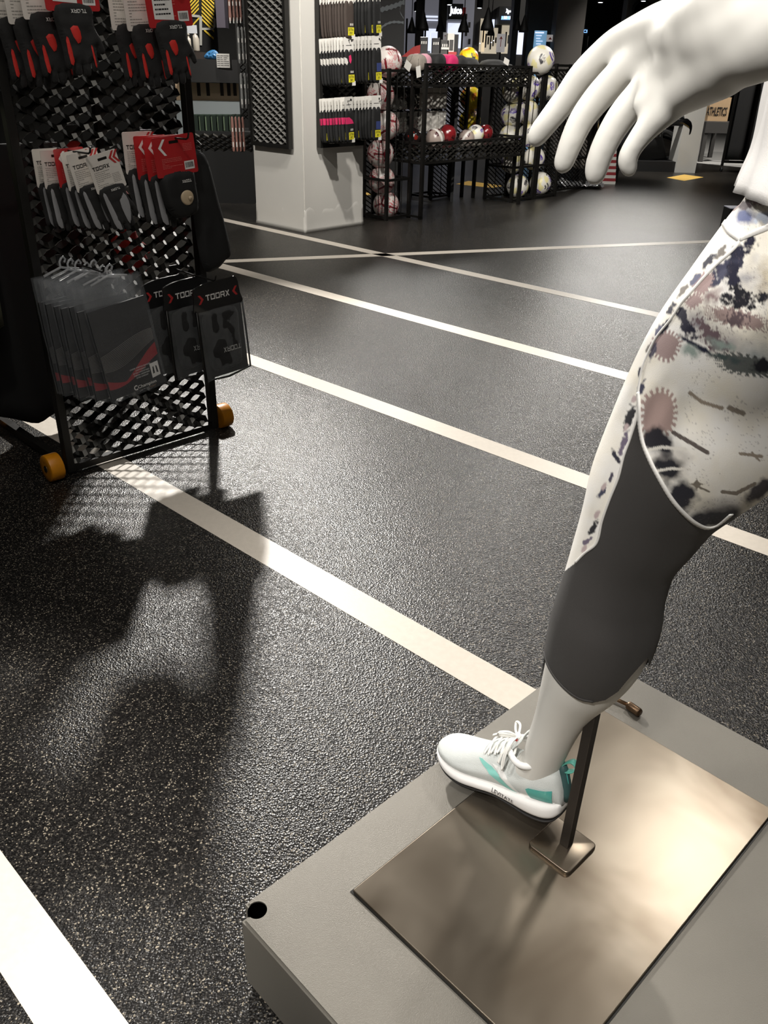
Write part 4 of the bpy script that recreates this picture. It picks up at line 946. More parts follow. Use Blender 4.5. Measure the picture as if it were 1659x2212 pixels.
# ---------------- pillar ----------------
m_wall = mat('pillar_white_paint', (206, 203, 196), .6, var=.02, vscale=3, bump=.15, bscale=60)
PA, PM, PB = fl(558, 481), fl(659, 504), fl(783, 484)
PQ, PP = azd(43.04), azd(-46.96)
pil = thing('pillar', PM, 'square white painted pillar with mesh display panels on two faces', 'pillar'); pil.matrix_basis = axmat(PM, PQ, PP, V((0, 0, 1)))
wq = (PB-PM).length; wp_ = (PA-PM).length
bm = bmesh.new(); bmesh.ops.create_cube(bm, size=1)
for v in bm.verts: v.co = V((.007+(v.co.x+.5)*(wq-.014), .007+(v.co.y+.5)*(wp_-.014), (v.co.z+.5)*3.6))
bmesh.ops.bevel(bm, geom=[e for e in bm.edges if abs(e.verts[0].co.z-e.verts[1].co.z) > 1], offset=.006, segments=2, affect='EDGES')
me = bpy.data.meshes.new('shaft'); bm.to_mesh(me); bm.free(); me.materials.append(m_wall); o = bpy.data.objects.new('shaft', me); col.objects.link(o); o.parent = pil
# slightly proud, chipped foot
N_ = 26; mb = MB(); rows = []
per = [(x*wq, 0) for x in np.linspace(0, 1, N_)]+[(wq, y*wp_) for y in np.linspace(0, 1, N_)[1:]]+[(x*wq, wp_) for x in np.linspace(1, 0, N_)[1:]]+[(0, y*wp_) for y in np.linspace(1, 0, N_)[1:-1]]
for z, k in ((0, 1.), (.03, .45), (.08, .3), (.14, .27), (.17, .24), (.175, .1)):
    rr = []
    for i, (x, y) in enumerate(per):
        j = .006*noise.noise((x*14, y*14, z*9)); top = .07*noise.noise((x*9, y*9, 3)) if z > .1 else 0
        cx, cy = wq/2, wp_/2; s = 1-(1-k)*.028+j*.4
        rr.append(((x-cx)*s+cx, (y-cy)*s+cy, z+top))
    rows.append(rr)
mb.loft(rows); fixn(mb.build('chipped_foot', m_wall, pil, True))
m_ex2 = mat('pale_mesh_steel', (196, 194, 188), .3, metal=.8)
def panel(name, x0, x1, z0, z1, face, m, label, sub=2):
    """face 0: the x face (normal -y of the pillar), 1: the y face (normal -x)"""
    t = thing(name, (0, 0, 0), label, 'display panel')
    if face == 0: B_ = axmat((0, -.004, 0), (1, 0, 0), (0, 0, 1), (0, -1, 0))
    else: B_ = axmat((-.004, wp_, 0), (0, -1, 0), (0, 0, 1), (-1, 0, 0))
    t.matrix_basis = wm(pil) @ B_
    w_ = .03
    for a, b, c, d in ((x0, x0+w_, z0, z1), (x1-w_, x1, z0, z1)): MB().box((a, c, 0), (b, d, .045)).build('frame_stile', m_fr, t)
    MB().box((x0+w_, z0, 0), (x1-w_, z0+w_, .045)).build('frame_rail', m_fr, t); MB().box((x0+w_, z1-w_, 0), (x1-w_, z1, .045)).build('frame_rail', m_fr, t)
    mb = MB(); exmesh(mb, (x0+w_, z0+w_, .026), (1, 0, 0), (0, 1, 0), (0, 0, 1), x1-x0-2*w_, z1-z0-2*w_, lw=.088, sh=.050, sw=.020, tilt=-46, sub=sub); mb.build('mesh_panel', m, t)
    MB().box((x0+w_, z0+w_, .002), (x1-w_, z1-w_, .006)).build('mesh_shade_sheet', m_blk, t)  # black sheet added so the mesh holes look shaded
    return t
_o = lambda px_, py_, face: (wm(pil).inverted() @ onplane(px_, py_, PM, PP if face == 0 else PQ))
zl = _o(600, 318, 1).z; zr = _o(730, 316, 0).z
xl0 = wp_-_o(552, 312, 1).y; xl1 = wp_-_o(634, 322, 1).y
panL = panel('mesh_wall_panel', xl0, xl1, zl, 2.6, 1, m_ex2, 'bright expanded metal panel in black frame on the left pillar face')
xr0 = _o(684, 318, 0).x; xr1 = _o(778, 312, 0).x
panR = panel('mesh_wall_panel', xr0, xr1, zr, 2.6, 0, mat('dark_mesh_steel', (60, 58, 54), .3, metal=.8), 'dark mesh panel on the right pillar face hung with sock packs')
# sock packs
m_pk = mat('sock_black', (15, 15, 15), .8, bump=.3, bscale=300); m_pink = mat('sock_pink', (206, 40, 96), .7); m_ye = mat('label_yellow', (214, 204, 46), .5)
m_blu = mat('sock_blue', (44, 56, 104), .7); m_brn = mat('sock_brown', (58, 48, 42), .8); m_hd = mat('header_white', (216, 213, 206), .55)
def sockpack(kind, label=''):
    t = thing('sock_pack', (0, 0, 0), label, 'socks')
    MB().prism(rrect(-.055, -.10, .055, .015, .008), -.0008, .0008).build('header_card', m_hd, t)
    mb = MB(); mb.add([(-.03, -.052, .0012), (.03, -.052, .0012), (.03, -.047, .0012), (-.03, -.047, .0012)], [(0, 1, 2, 3)]); mb.add([(.028, -.022, .0012), (.042, -.022, .0012), (.042, -.004, .0012), (.028, -.004, .0012)], [(0, 1, 2, 3)]); mb.build('header_print', m_ink, t)
    b = fixn(puff(MB(), smoothpoly([(-.05, -.10), (-.03, -.078), (-.008, -.085), (0, -.10), (.008, -.085), (.03, -.078), (.05, -.10), (.054, -.18), (.052, -.30), (.04, -.355), (-.036, -.355), (-.052, -.30), (-.054, -.18)], 2), .011, .02, .016).build('sock', m_brn if kind == 'brown' else m_pk, t, True))
    def band(nm, poly, m, z=.0095): return fixn(MB().prism(poly, -z-.002, z+.002).build(nm, m, t))
    if kind in ('pink', 'pink2'):
        band('pink_band', [(-.052, -.15), (-.01, -.15), (.030, -.175), (.048, -.205), (-.05, -.205)] if kind == 'pink' else [(-.01, -.13), (.012, -.12), (.02, -.16), (.008, -.19), (-.008, -.17)], m_pink)
        if kind == 'pink2': band('white_band', [(-.052, -.14), (-.03, -.15), (-.02, -.18), (-.035, -.20), (-.052, -.185)], m_hd)
    if kind == 'blue': band('blue_band', [(-.01, -.20), (.044, -.20), (.044, -.268), (-.01, -.268)], m_blu, .0105)
    l = MB().box((-.02, -.335, .0105), (.045, -.275, .0135)).build('yellow_label', m_ye if kind != 'brown' else m_ye, t)
    mb = MB(); text('', 'EXTRA', tmx(.0125, -.292, .0138), .054, .020, m_ink, None, .02, mb); text('', 'DRY', tmx(.0125, -.318, .0138), .034, .020, m_ink, None, .02, mb); mb.build('label_lettering', m_ink, l)
    MB().box((.018, -.362, .0105), (.056, -.325, .0130)).build('price_sticker', m_hd, t)
    mb = MB()
    for k in range(4): mb.add([(.002+.010*k, -.262, .0122), (.007+.010*k, -.262, .0122), (.007+.010*k, -.245, .0122), (.002+.010*k, -.245, .0122)], [(0, 1, 2, 3)])
    mb.build('white_print', m_hd, t)
    return t
masters = {k: sockpack(k) for k in ('pink', 'pink2', 'plain', 'blue', 'brown')}
WP = wm(panR)
def pplace(kind, x, y, z, yaw, roll, label, group):
    m_ = masters[kind]; o = m_ if kind not in used else copy_tree(m_); used[kind] = 1
    o.matrix_basis = WP @ Matrix.Translation((x, y, z)) @ Matrix.Rotation(yaw, 4, 'Y') @ Matrix.Rotation(roll, 4, 'Z') @ Matrix.Scale(.86, 4); o['label'] = label; o['group'] = group
_p = lambda px_, py_, off: (WP.inverted() @ onplane(px_, py_, PM-PP*off, PP))
rows = [('top', 8, 8, -22, 66), ('middle', 84, 80, 86, 176), ('bottom', 214, 208, 216, 300)]
rs = random.Random(5)
for nm, yl, yr, _a, _b in rows:
    kl, kr = {'top': ('brown', 'plain'), 'middle': ('pink2', 'plain'), 'bottom': ('pink', 'plain')}[nm]
    y0 = {'top': -18, 'middle': 88, 'bottom': 217}[nm]
    for side_, n, xa, xb, kk in (('left', 9, 700, 752, kl), ('right', 7, 768, 812, kr)):
        x_hook = _p(xa-4, y0, .06).x; zz = _p(xa, y0, .06).y
        hk = hook(x_hook+.03, zz+.006, .34, panR)
        for i in range(n):
            off = .06+.25*i/(n-1); q = _p(xa+(xb-xa)*i/(n-1), y0-(4 if side_ == 'right' else 0)-i*.5, off)
            last = i == n-1
            kind = kk if side_ == 'left' else ('blue' if last and nm != 'top' else 'plain')
            w_ = 'frontmost' if last else ('hindmost' if i == 0 else ['second', 'third', 'fourth', 'fifth', 'sixth', 'seventh', 'eighth'][i-1]+' from the back')
            look = {'brown': 'brown and black', 'pink2': 'pink and white banded', 'pink': 'pink banded', 'plain': 'plain black', 'blue': 'blue patterned'}[kind]
            pplace(kind, q.x, q.y, off, math.radians(rs.uniform(-6, 6)-(0 if last else 14)), math.radians(rs.uniform(-1, 2)+1.5), f'{look} sock pack, {w_}, {nm} {side_} pillar hook', f'sock packs on the {nm} {side_} hook of the pillar')
# left neighbour: slim black stand with tools of carded hangers behind the pillar
# ---------------- ball towers and display bin ----------------
def ballmesh(name, design, n=90):
    mb = MB(); vs = []; m_ = n//2
    for i in range(m_+1):
        for k in range(n):
            a = PI*i/m_; b = 2*PI*k/n; vs.append((math.sin(a)*cos(b), math.sin(a)*math.sin(b), cos(a)))
    fs = [(i*n+k, (i+1)*n+k, (i+1)*n+(k+1) % n, i*n+(k+1) % n) for i in range(m_) for k in range(n)]
    me = bpy.data.meshes.new(name); me.from_pydata(vs, [], fs)
    D_ = np.array(vs); base = {'red': (222, 214, 208), 'purple': (214, 210, 200), 'yellow': (224, 196, 30), 'dark': (30, 26, 26), 'maroon': (110, 26, 30), 'mono': (150, 136, 128)}[design]
    c = np.ones((len(vs), 3))*C3(base)
    if design == 'red': nodes = [V(v).normalized() for v in ((1, .1, .2), (-1, -.2, .1), (.1, 1, -.1), (0, -1, .15), (.1, .1, 1), (-.1, 0, -1))]
    elif design in ('purple', 'yellow'): nodes = [V(v).normalized() for v in ((1, 1, 1), (1, 1, -1), (1, -1, 1), (1, -1, -1), (-1, 1, 1), (-1, 1, -1), (-1, -1, 1), (-1, -1, -1), (0, 0, 1.2), (0, 0, -1.2))]
    else:
        g_ = 1.618; nodes = [V(v).normalized() for a in (1, -1) for b in (g_, -g_) for v in ((0, a, b), (a, b, 0), (b, 0, a))]
    for j, nd in enumerate(nodes):
        x, y = frame_from(nd); q = D_@np.array(nd); r = np.arccos(np.clip(q, -1, 1)); u = D_@np.array(x); v = D_@np.array(y); a = np.arctan2(v, u)+j*.7
        if design == 'red':
            am = (a+PI/3) % (2*PI/3)-PI/3; s = np.abs(np.sin(r)*np.sin(am)); al = np.sin(r)*np.cos(am); ok = (r < .82)
            L_ = ok & (s < .085) & (al < .68); c[L_] = C3((120, 14, 30))
            am2 = (a % (2*PI/3))-PI/3; al2 = np.sin(r)*np.abs(np.sin(am2))*.5+np.sin(r)*np.cos(am2)*.866
            for k in range(4):
                L_ = ok & (r < .74) & (np.abs(s-(.18+.095*k)) < .017) & (al < .60) & (s > .075); c[L_] = C3((202, 84, 96))
        else:
            am = (a % (2*PI))-PI; pc = {'purple': (84, 58, 150), 'yellow': (78, 46, 92), 'dark': (150, 40, 30), 'maroon': (40, 20, 22), 'mono': (60, 18, 26)}[design]
            if design in ('purple', 'yellow'):
                L_ = (r < .50) & (r > .37) & (np.abs(am) < .85); c[L_] = C3(pc if j % 3 else (60, 58, 62))
                for k in range(3): L_ = (np.abs(r-(.31-.095*k)) < .026) & (np.abs(am) < 1.15); c[L_] = C3(pc if j % 3 else (60, 58, 62))
            else:
                L_ = (r < .44) & (r > .30) & (np.abs(am) < .75); c[L_] = C3(pc)
                for k in range(3): L_ = (np.abs(r-(.26-.075*k)) < .017) & (np.abs(am) < 1.1); c[L_] = C3(pc)
            if design in ('purple',): L_ = (r < .52) & (np.abs(am) > 2.3); c[L_] = c[L_]*.4+C3((214, 202, 110))*.6
            if design == 'yellow': L_ = (r < .5) & (np.abs(am) > 2.2); c[L_] = C3((214, 120, 24))
    if design == 'red':      # swoosh-shaped mark
        nd = V((.25, -1, .12)).normalized(); x = nd.cross(V((0, 0, 1))).normalized(); y = x.cross(nd); u = D_@np.array(x); v = D_@np.array(y); q = D_@np.array(nd)
        sw = [(-.30, .10), (-.34, .30), (-.22, .42), (-.12, .44), (-.21, .32), (-.19, .18), (-.06, .0), (.14, -.32), (.19, -.50), (-.08, -.22)]
        L_ = inpoly(np.stack([u*.9, v*.9], -1), sw) & (q > 0); c[L_] = C3((70, 14, 26))
    if design == 'mono':
        c[(np.abs(D_[:, 2]) < .16)] = C3((200, 196, 190))
    at = me.color_attributes.new('print', 'FLOAT_COLOR', 'POINT'); at.data.foreach_set('color', np.concatenate([c, np.ones((len(c), 1))], 1).ravel())
    me.materials.append(mat('ball_'+('gloss' if design in ('dark', 'maroon', 'mono') else 'skin'), rough=.18 if design in ('dark', 'maroon', 'mono') else .38, attr='print', coat=.3, bump=.12, bscale=150)); me.shade_smooth(); return me
BM_ = {d: ballmesh('football', d) for d in ('red', 'purple', 'yellow', 'dark', 'maroon', 'mono')}
def ball(design, P, r, rot, label, group, name='football'):
    o = bpy.data.objects.new(name, BM_[design]); col.objects.link(o); o.location = P; o.scale = (r, r, r); o.rotation_euler = rot; return tag(o, label, 'ball', group)
O1 = fl(908, 475); UQ, UP = azd(43.3), azd(-46.7)
MU = axmat(O1, UQ, UP, V((0, 0, 1)))           # local x along the front, y towards the back left
def up_(x, y, z=0.): return MU @ V((x, y, z))
m_cg = mat('cage_black_steel', (30, 29, 27), .4, metal=.4, var=.06); m_cm = mat('cage_mesh', (52, 50, 46), .3, metal=.8)
def tower(x0, x1, y0, y1, h_, label, rods=2, mesh_sides=()):
    t = thing('ball_tower', up_(x0, y0), label, 'ball cage'); t.matrix_basis = MU @ Matrix.Translation((x0, y0, 0)); W, D_ = x1-x0, y1-y0; b = .028
    for x in (0, W-b):
        for y in (0, D_-b): MB().box((x, y, 0), (x+b, y+b, h_)).build('post', m_cg, t)
    for z in (.012, .33, h_-.028):
        for y in (0, D_-b): MB().box((b, y+.003, z), (W-b, y+b-.003, z+.022)).build('rail', m_cg, t)
        for x in (0, W-b): MB().box((x+.003, b, z), (x+b-.003, D_-b, z+.022)).build('rail', m_cg, t)
    for k in range(rods):
        f = (k+1)/(rods+1)
        MB().tube([(b+(W-2*b)*f, b/2, .03), (b+(W-2*b)*f, b/2, h_-.02)], .004, 6).build('rod', m_cg, t)
        if 'left' not in mesh_sides: MB().tube([(b/2, b+(D_-2*b)*f, .03), (b/2, b+(D_-2*b)*f, h_-.02)], .004, 6).build('rod', m_cg, t)
    if 'back' in mesh_sides: mb = MB(); exmesh(mb, (b, D_-b/2, .03), (1, 0, 0), (0, 0, 1), (0, -1, 0), W-2*b, h_-.06, lw=.07, sh=.042, sw=.012, sub=1); mb.build('mesh_panel', m_cm, t)
    if 'right' in mesh_sides: mb = MB(); exmesh(mb, (W-b/2, b, .03), (0, 1, 0), (0, 0, 1), (1, 0, 0), D_-2*b, h_-.06, lw=.07, sh=.042, sw=.012, sub=1); mb.build('mesh_panel', m_cm, t)
    if 'front' in mesh_sides: mb = MB(); exmesh(mb, (b, b/2, .03), (1, 0, 0), (0, 0, 1), (0, -1, 0), W-2*b, h_-.06, lw=.07, sh=.042, sw=.012, sub=1); mb.build('mesh_panel', m_cm, t)
    return t
T1 = tower(-.30, .03, .15, .47, 1.225, 'black wire tower beside the white pillar holding red-lined footballs', 2, ('back',))
T2 = tower(1.57, 1.97, .12, .50, 1.225, 'black wire tower at the right end of the bin holding purple-marked footballs', 2, ('back',))
T3 = tower(1.99, 2.41, .12, .50, 1.255, 'black tower with mesh sides standing right of the purple ball tower', 1, ('right', 'back'))
T4 = tower(2.43, 3.3, .3, .7, 1.30, 'wide low mesh display unit behind the hanging white fingers', 0, ('front', 'back'))
c1 = up_(-.135, .31); c2 = up_(1.77, .31); nn = V((0, 1, 0))
LB = ['lowest', 'second lowest', 'third from the bottom', 'third from the top', 'second from the top', 'topmost, sticking out of the tower']
for k, (x, y) in enumerate(((834, 443), (825, 389), (822, 332), (833, 271), (822, 206), (838, 134))):
    ball('red', onplane(x, y, c1, nn), .122, [(.3, .2, 1.0), (1.9, .6, .4), (.1, 0, .25), (.9, .4, 2.2), (1.4, 0, .5), (2.2, .5, .1)][k], f'white football with red lines, {LB[k]}, beside the pillar', 'red-lined footballs in the left tower')
pu = [((1118, 402), 0, 'lower left'), ((1167, 396), .5, 'lower right'), ((1107, 349), .06, 'second row left'), ((1153, 342), .35, 'second row right'), ((1102, 296), 0, 'third row left'), ((1142, 292), .3, 'third row right'), ((1106, 248), .06, 'fourth row left'), ((1141, 243), .3, 'fourth row right'), ((1110, 196), 0, 'upper left'), ((1143, 190), .3, 'upper middle'), ((1181, 190), .6, 'upper right')]
rs = random.Random(2)
for (x, y), dd, nm in pu: ball('purple', onplane(x, y, c2+nn*dd*.5, nn), .118, [rs.uniform(0, 6) for _ in range(3)], f'white football with purple and yellow marks, {nm} in the right tower', 'purple-marked footballs in the right tower')
ball('purple', onplane(1168, 130, c2, nn), .135, (1.1, .5, .9), 'large white football with purple chevrons lying on top of the right tower', None)
# bin
BW = 1.56; BD = .60
bn = thing('display_bin', O1, 'black two-tier mesh display bin between the two ball towers', 'bin'); bn.matrix_basis = MU
for x, y in ((0, 0), (BW-.03, 0), (0, BD), (BW-.03, BD)): MB().box((x, y, 0), (x+.03, y+.03, 1.27)).build('post', m_cg, bn)
for z0, z1 in ((.47, .65), (1.09, 1.27)):
    for y in (.0, BD):
        for z in (z0, z1-.02): MB().box((.03, y+.002, z), (BW-.03, y+.026, z+.02)).build('rail', m_cg, bn)
        mb = MB(); exmesh(mb, (.03, y+.013, z0+.02), (1, 0, 0), (0, 0, 1), (0, -1, 0), BW-.06, z1-z0-.04, lw=.088, sh=.046, sw=.017, tilt=-38, sub=2); mb.build('mesh_panel', m_cm, bn)
    for x in (0, BW-.03):
        for z in (z0, z1-.02): MB().box((x+.002, .03, z), (x+.026, BD, z+.02)).build('rail', m_cg, bn)
        mb = MB(); exmesh(mb, (x+.013, .03, z0+.02), (0, 1, 0), (0, 0, 1), (-1, 0, 0), BD-.03, z1-z0-.04, lw=.088, sh=.046, sw=.017, tilt=-38, sub=2); mb.build('mesh_panel', m_cm, bn)
MB().box((.03, .03, .585), (BW-.03, BD, .595)).build('shelf', m_cg, bn); MB().box((.03, .03, 1.20), (BW-.03, BD, 1.21)).build('shelf', m_cg, bn)
MB().box((.0, .0, .012), (.02, BD, .03)).build('rail', m_cg, bn)
for k, (x, y, r, d, lab) in enumerate(((892, 297, .083, 'dark', 'small dark glossy football with coloured marks, leftmost in the bin'), (940, 299, .088, 'mono', 'small white football with dark outlines in the middle of the bin'), (966, 290, .088, 'maroon', 'small dark red football behind the white one in the bin'), (1008, 298, .078, 'mono', 'small brownish football in front of the purple-marked one in the bin'), (1027, 289, .084, 'purple', 'small white football with purple marks in the bin'), (1049, 286, .074, 'maroon', 'small dark red football at the right end of the bin'))):
    P = onplane(x, y, up_(.3, .3), UP) if k != 1 else onplane(x, y, up_(.3, .14), UP); ball(d, P, r, (k*1.1, k*.7, k*2.), lab, 'small footballs in the bin')
# caps and bags on the upper shelf
def cap(P, w_, hh, m, label, yaw=0, brim=True, cat='cap', group='headwear on top of the bin'):
    t = thing('cap', P, label, cat, group, rz=yaw)
    mb = MB(); mb.loft([[(w_*s*cos(a)*(1+.04*math.sin(3*a)), w_*s*.85*math.sin(a), z) for a in np.linspace(0, 2*PI, 24, endpoint=False)] for s, z in ((.92, 0), (1, hh*.25), (.96, hh*.55), (.78, hh*.85), (.4, hh*.98), (.05, hh))]); mb.build('crown', m, t, True)
    if brim: mb = MB(); mb.loft([[(w_*(.9+.55*max(0, -math.sin(a))*0)*cos(a), -w_*.6+w_*.75*math.sin(a), .006-.012*abs(cos(a))**2+z) for a in np.linspace(PI, 2*PI, 14)]+[(w_*.8*cos(a), -w_*.55, .006+z) for a in (0.3, 1.57, 2.8)] for z in (0, .006)]); fixn(mb.build('brim', m, t, True))
    return t
def roll(P, r, L_, m, label, ang, band=None):
    t = thing('rolled_headband', P, label, 'headband', 'rolled headbands on top of the bin', rz=ang)
    mb = MB(); mb.lathe([(r*.3, -L_/2), (r*.9, -L_/2+.002), (r, -L_/2+.02), (r*1.02, 0), (r, L_/2-.02), (r*.9, L_/2-.002), (r*.3, L_/2)], (0, 0, r), (0, 1, 0), 28); fixn(mb.build('roll', m, t, True))
    if band: mb = MB(); mb.lathe([(r*1.01, -.02), (r*1.04, -.015), (r*1.04, .015), (r*1.01, .02)], (0, -.01, r), (0, 1, 0), 28); fixn(mb.build('stripe', band, t, True))
    return t
m_gc = mat('heather_grey', (140, 132, 122), .85, var=.1, vscale=60); m_pk2 = mat('pale_pink', (206, 150, 164), .8); m_mg = mat('magenta', (176, 26, 84), .75); m_bc = mat('black_fabric', (26, 26, 26), .8, bump=.3)
ZT = 1.212; upz = lambda x, y, z=ZT: up_(x, y, z)
roll(upz(-.02+.0, .10), .062, .15, m_gc, 'rolled heather grey headband at the left end of the bin top', .75)
roll(upz(.10, .16), .065, .17, m_pk2, 'rolled pale pink headband beside the grey one', .75, mat('dark_stripe', (70, 40, 50), .8))
roll(upz(.26, .16), .068, .22, m_bc, 'rolled black headband beside the pink one', .75)
roll(upz(.42, .14), .066, .20, m_mg, 'rolled magenta headband in the middle of the bin top', .75)
roll(upz(.56, .16), .064, .22, m_gc if 0 else m_bc, 'rolled dark headband right of the magenta one', .75)
cap(upz(.76, .18), .14, .115, m_bc, 'soft black hat lying left of the yellow ball', .9)
cap(upz(1.16, .18), .15, .105, m_bc, 'flat black cap right of the yellow ball', 2.3)
cap(upz(1.38, .2), .10, .075, m_bc, 'small black cap at the right end of the bin top', 1.6)
ball('yellow', onplane(1012, 126, up_(.3, .38), UP), .095, (.6, .3, 1.3), 'yellow football with purple marks lying on top of the bin', None)
def tagcard(x, y, off, w_, hh, label, rl):
    P = onplane(x, y, up_(0, off), UP); t = thing('swing_tag', P, label, 'tag', 'white swing tags on the bin'); t.matrix_basis = axmat(P, UQ, V((0, 0, 1)), -UP) @ Matrix.Rotation(rl, 4, 'Z')
    MB().box((-w_/2, -hh/2, -.001), (w_/2, hh/2, .001)).build('card', m_hd, t); mb = MB(); mb.tube([(0, hh/2-.005, 0), (.008, hh/2+.03, .003), (.0, hh/2+.055, .01)], .0012, 5); mb.build('string', m_ink, t)
tagcard(881, 142, -.03, .075, .062, 'white swing tag hanging from the grey headband', -.5); tagcard(904, 155, -.03, .055, .085, 'white swing tag hanging from the pink headband', .2); tagcard(1094, 133, -.02, .08, .05, 'white swing tag at the right end of the bin', -.3)
# back panel with packs behind the bin
bp_ = thing('backing_panel', up_(0, .66), 'black mesh backing panel behind the bin hung with small packs', 'display panel'); bp_.matrix_basis = MU @ Matrix.Translation((-.02, .72, 0))
for x in (0, 1.50): MB().box((x, 0, 0), (x+.03, .03, 1.2)).build('post', m_cg, bp_)
mb = MB(); exmesh(mb, (.03, .015, .5), (1, 0, 0), (0, 0, 1), (0, -1, 0), 1.47, .66, lw=.088, sh=.046, sw=.016, sub=1); mb.build('mesh_panel', m_cm, bp_)
m_cl = mat('clear_blister', (214, 210, 202), .15, spec=.9, coat=.6, bump=1., bscale=35)
m_cld = mat('dark_blister', (70, 68, 64), .18, spec=.9, coat=.6, bump=1., bscale=35)
k = 0
for row, (z, ys) in enumerate(((1.06, 0), (.86, 0))):
    for x0, mm, nm in ((.10, m_cld, 'dark'), (.26, m_cld, 'dark'), (.45, m_cl, 'clear'), (.66, m_cl, 'clear')):
        for i in range(6):
            o = thing('shin_guard_pack', (0, 0, 0), f'{nm} blister pack, {["hindmost", "second", "third", "fourth", "fifth", "frontmost"][i]}, {["upper", "lower"][row]} {["far left", "left", "right", "far right"][k % 4]} hook behind the bin', 'pack', f'{nm} blister packs on {["upper", "lower"][row]} hook {["one", "two", "three", "four"][k % 4]} behind the bin')
            o.matrix_basis = MU @ Matrix.Translation((x0+.016*i*(1 if i < 5 else 1.5), .68-.045*i, z)) @ Matrix.Rotation(-.5 if i < 5 else .1, 4, 'Z')
            MB().box((-.06, -.004, -.035), (.06, .004, .01)).build('header', m_hd if nm == 'clear' and i > 3 else m_cld, o)
            if i == 0 or True: fixn(puff(MB(), rrect(-.06, -.17, .06, -.03, .012, 2), .012, .02, .03, Matrix.Rotation(PI/2, 4, 'X'), .008, 30).build('blister', mm, o))
        k += 1
for (x, y) in ((1017, 213), (1015, 262)):
    ball('yellow', onplane(x, y, up_(0, .95), UP), .118, (1, x, y), 'yellow football behind the bin, '+('upper' if y < 240 else 'lower')+' of the two', 'yellow footballs behind the bin')
T5 = tower(1.06, 1.40, .80, 1.12, 1.22, 'black wire tower behind the bin holding two yellow footballs', 1, ('front',))
# ---------------- far shop, mall and surroundings ----------------
m_cd = mat('ceiling_black', (20, 20, 20), .8); m_wd = mat('wall_charcoal', (34, 33, 31), .75, var=.08, vscale=2)
tag(MB().box((-14, -3, 3.6), (22, 30, 3.7)).build('ceiling', m_cd), kind='structure')
tag(MB().box((-14, 29.8, 0), (22, 30, 3.6)).build('wall_back', m_wd), kind='structure')
tag(MB().box((-14.1, -3, 0), (-14, 30, 3.6)).build('wall_left', m_wd), kind='structure')
tag(MB().box((22, -3, 0), (22.1, 30, 3.6)).build('wall_right', m_wd), kind='structure')
tag(MB().box((-14, -3.1, 0), (22, -3, 3.6)).build('wall_front', m_wd), kind='structure')
def atY(x, y, Y): d = ray(x, y); return V((0, 0, H))+d*(Y/d.y)
def wbox(x0, y0, x1, y1, Y, th, floor_=False):
    """box whose front (facing the camera) spans the pixel rectangle at distance Y"""
    a = atY((x0+x1)/2, y1, Y); xl = atY(x0, (y0+y1)/2, Y).x; xr = atY(x1, (y0+y1)/2, Y).x; zt = atY((x0+x1)/2, y0, Y).z; zb = 0 if floor_ else a.z
    return (xl, Y, max(0, zb)), (xr, Y+th, min(3.59, zt))
def simple(name, label, cat, px_, Y, th, m, floor_=False, bev=0., group=None, part='body'):
    lo, hi = wbox(*px_, Y, th, floor_); c = V(((lo[0]+hi[0])/2, Y, lo[2])); t = thing(name, c, label, cat, group)
    MB().box(V(lo)-c, V(hi)-c, bev=bev).build(part, m, t); return t, V(lo)-c, V(hi)-c
def front(name, t, x0, y0, x1, y1, Y, m, off=.01, th=.01):
    lo, hi = wbox(x0, y0, x1, y1, Y, th); c = t.location; return MB().box(V(lo)-c-V((0, off, 0)), V(hi)-c-V((0, off, 0))).build(name, m, t)
def lettering(t, s, x0, y0, x1, y1, Y, m, off=.02, bold=.02, name='lettering'):
    lo, hi = wbox(x0, y0, x1, y1, Y, .01); c = t.location
    mx = axmat(V(((lo[0]+hi[0])/2, Y-off, (lo[2]+hi[2])/2))-c, (1, 0, 0), (0, 0, 1), (0, -1, 0)); return text(name, s, mx, hi[0]-lo[0], hi[2]-lo[2], m, t, bold)
e_w = mat('lit_white', (200, 205, 222), .5, emit=(206, 212, 230), estr=1.3); e_b = mat('lit_blue', (120, 170, 255), .5, emit=(130, 180, 255), estr=2.2); e_s = mat('lit_sign_white', (255, 255, 255), .5, emit=(240, 245, 255), estr=2.5)
e_wm = mat('lit_warm', (190, 180, 160), .5, emit=(190, 178, 156), estr=.8); m_lb = mat('lit_info_panel', (120, 160, 190), .5, emit=(120, 165, 200), estr=.7)
m_gs = mat('glowing_grey', (112, 112, 118), .6, emit=(112, 112, 120), estr=.6); m_g2 = mat('dim_grey', (66, 64, 62), .6); m_g3 = mat('dark_brown_column', (40, 37, 34), .6); m_bk = mat('near_black', (14, 14, 14), .6)  # glow in the shop front grey stands in for light inside the shop
m_arr = mat('arrow_red', (190, 80, 70), .6); m_sg = mat('sign_white_glow', (206, 200, 198), .6, emit=(200, 196, 196), estr=.35)  # faint glow put into the white of the arrow signs
YF = 19.
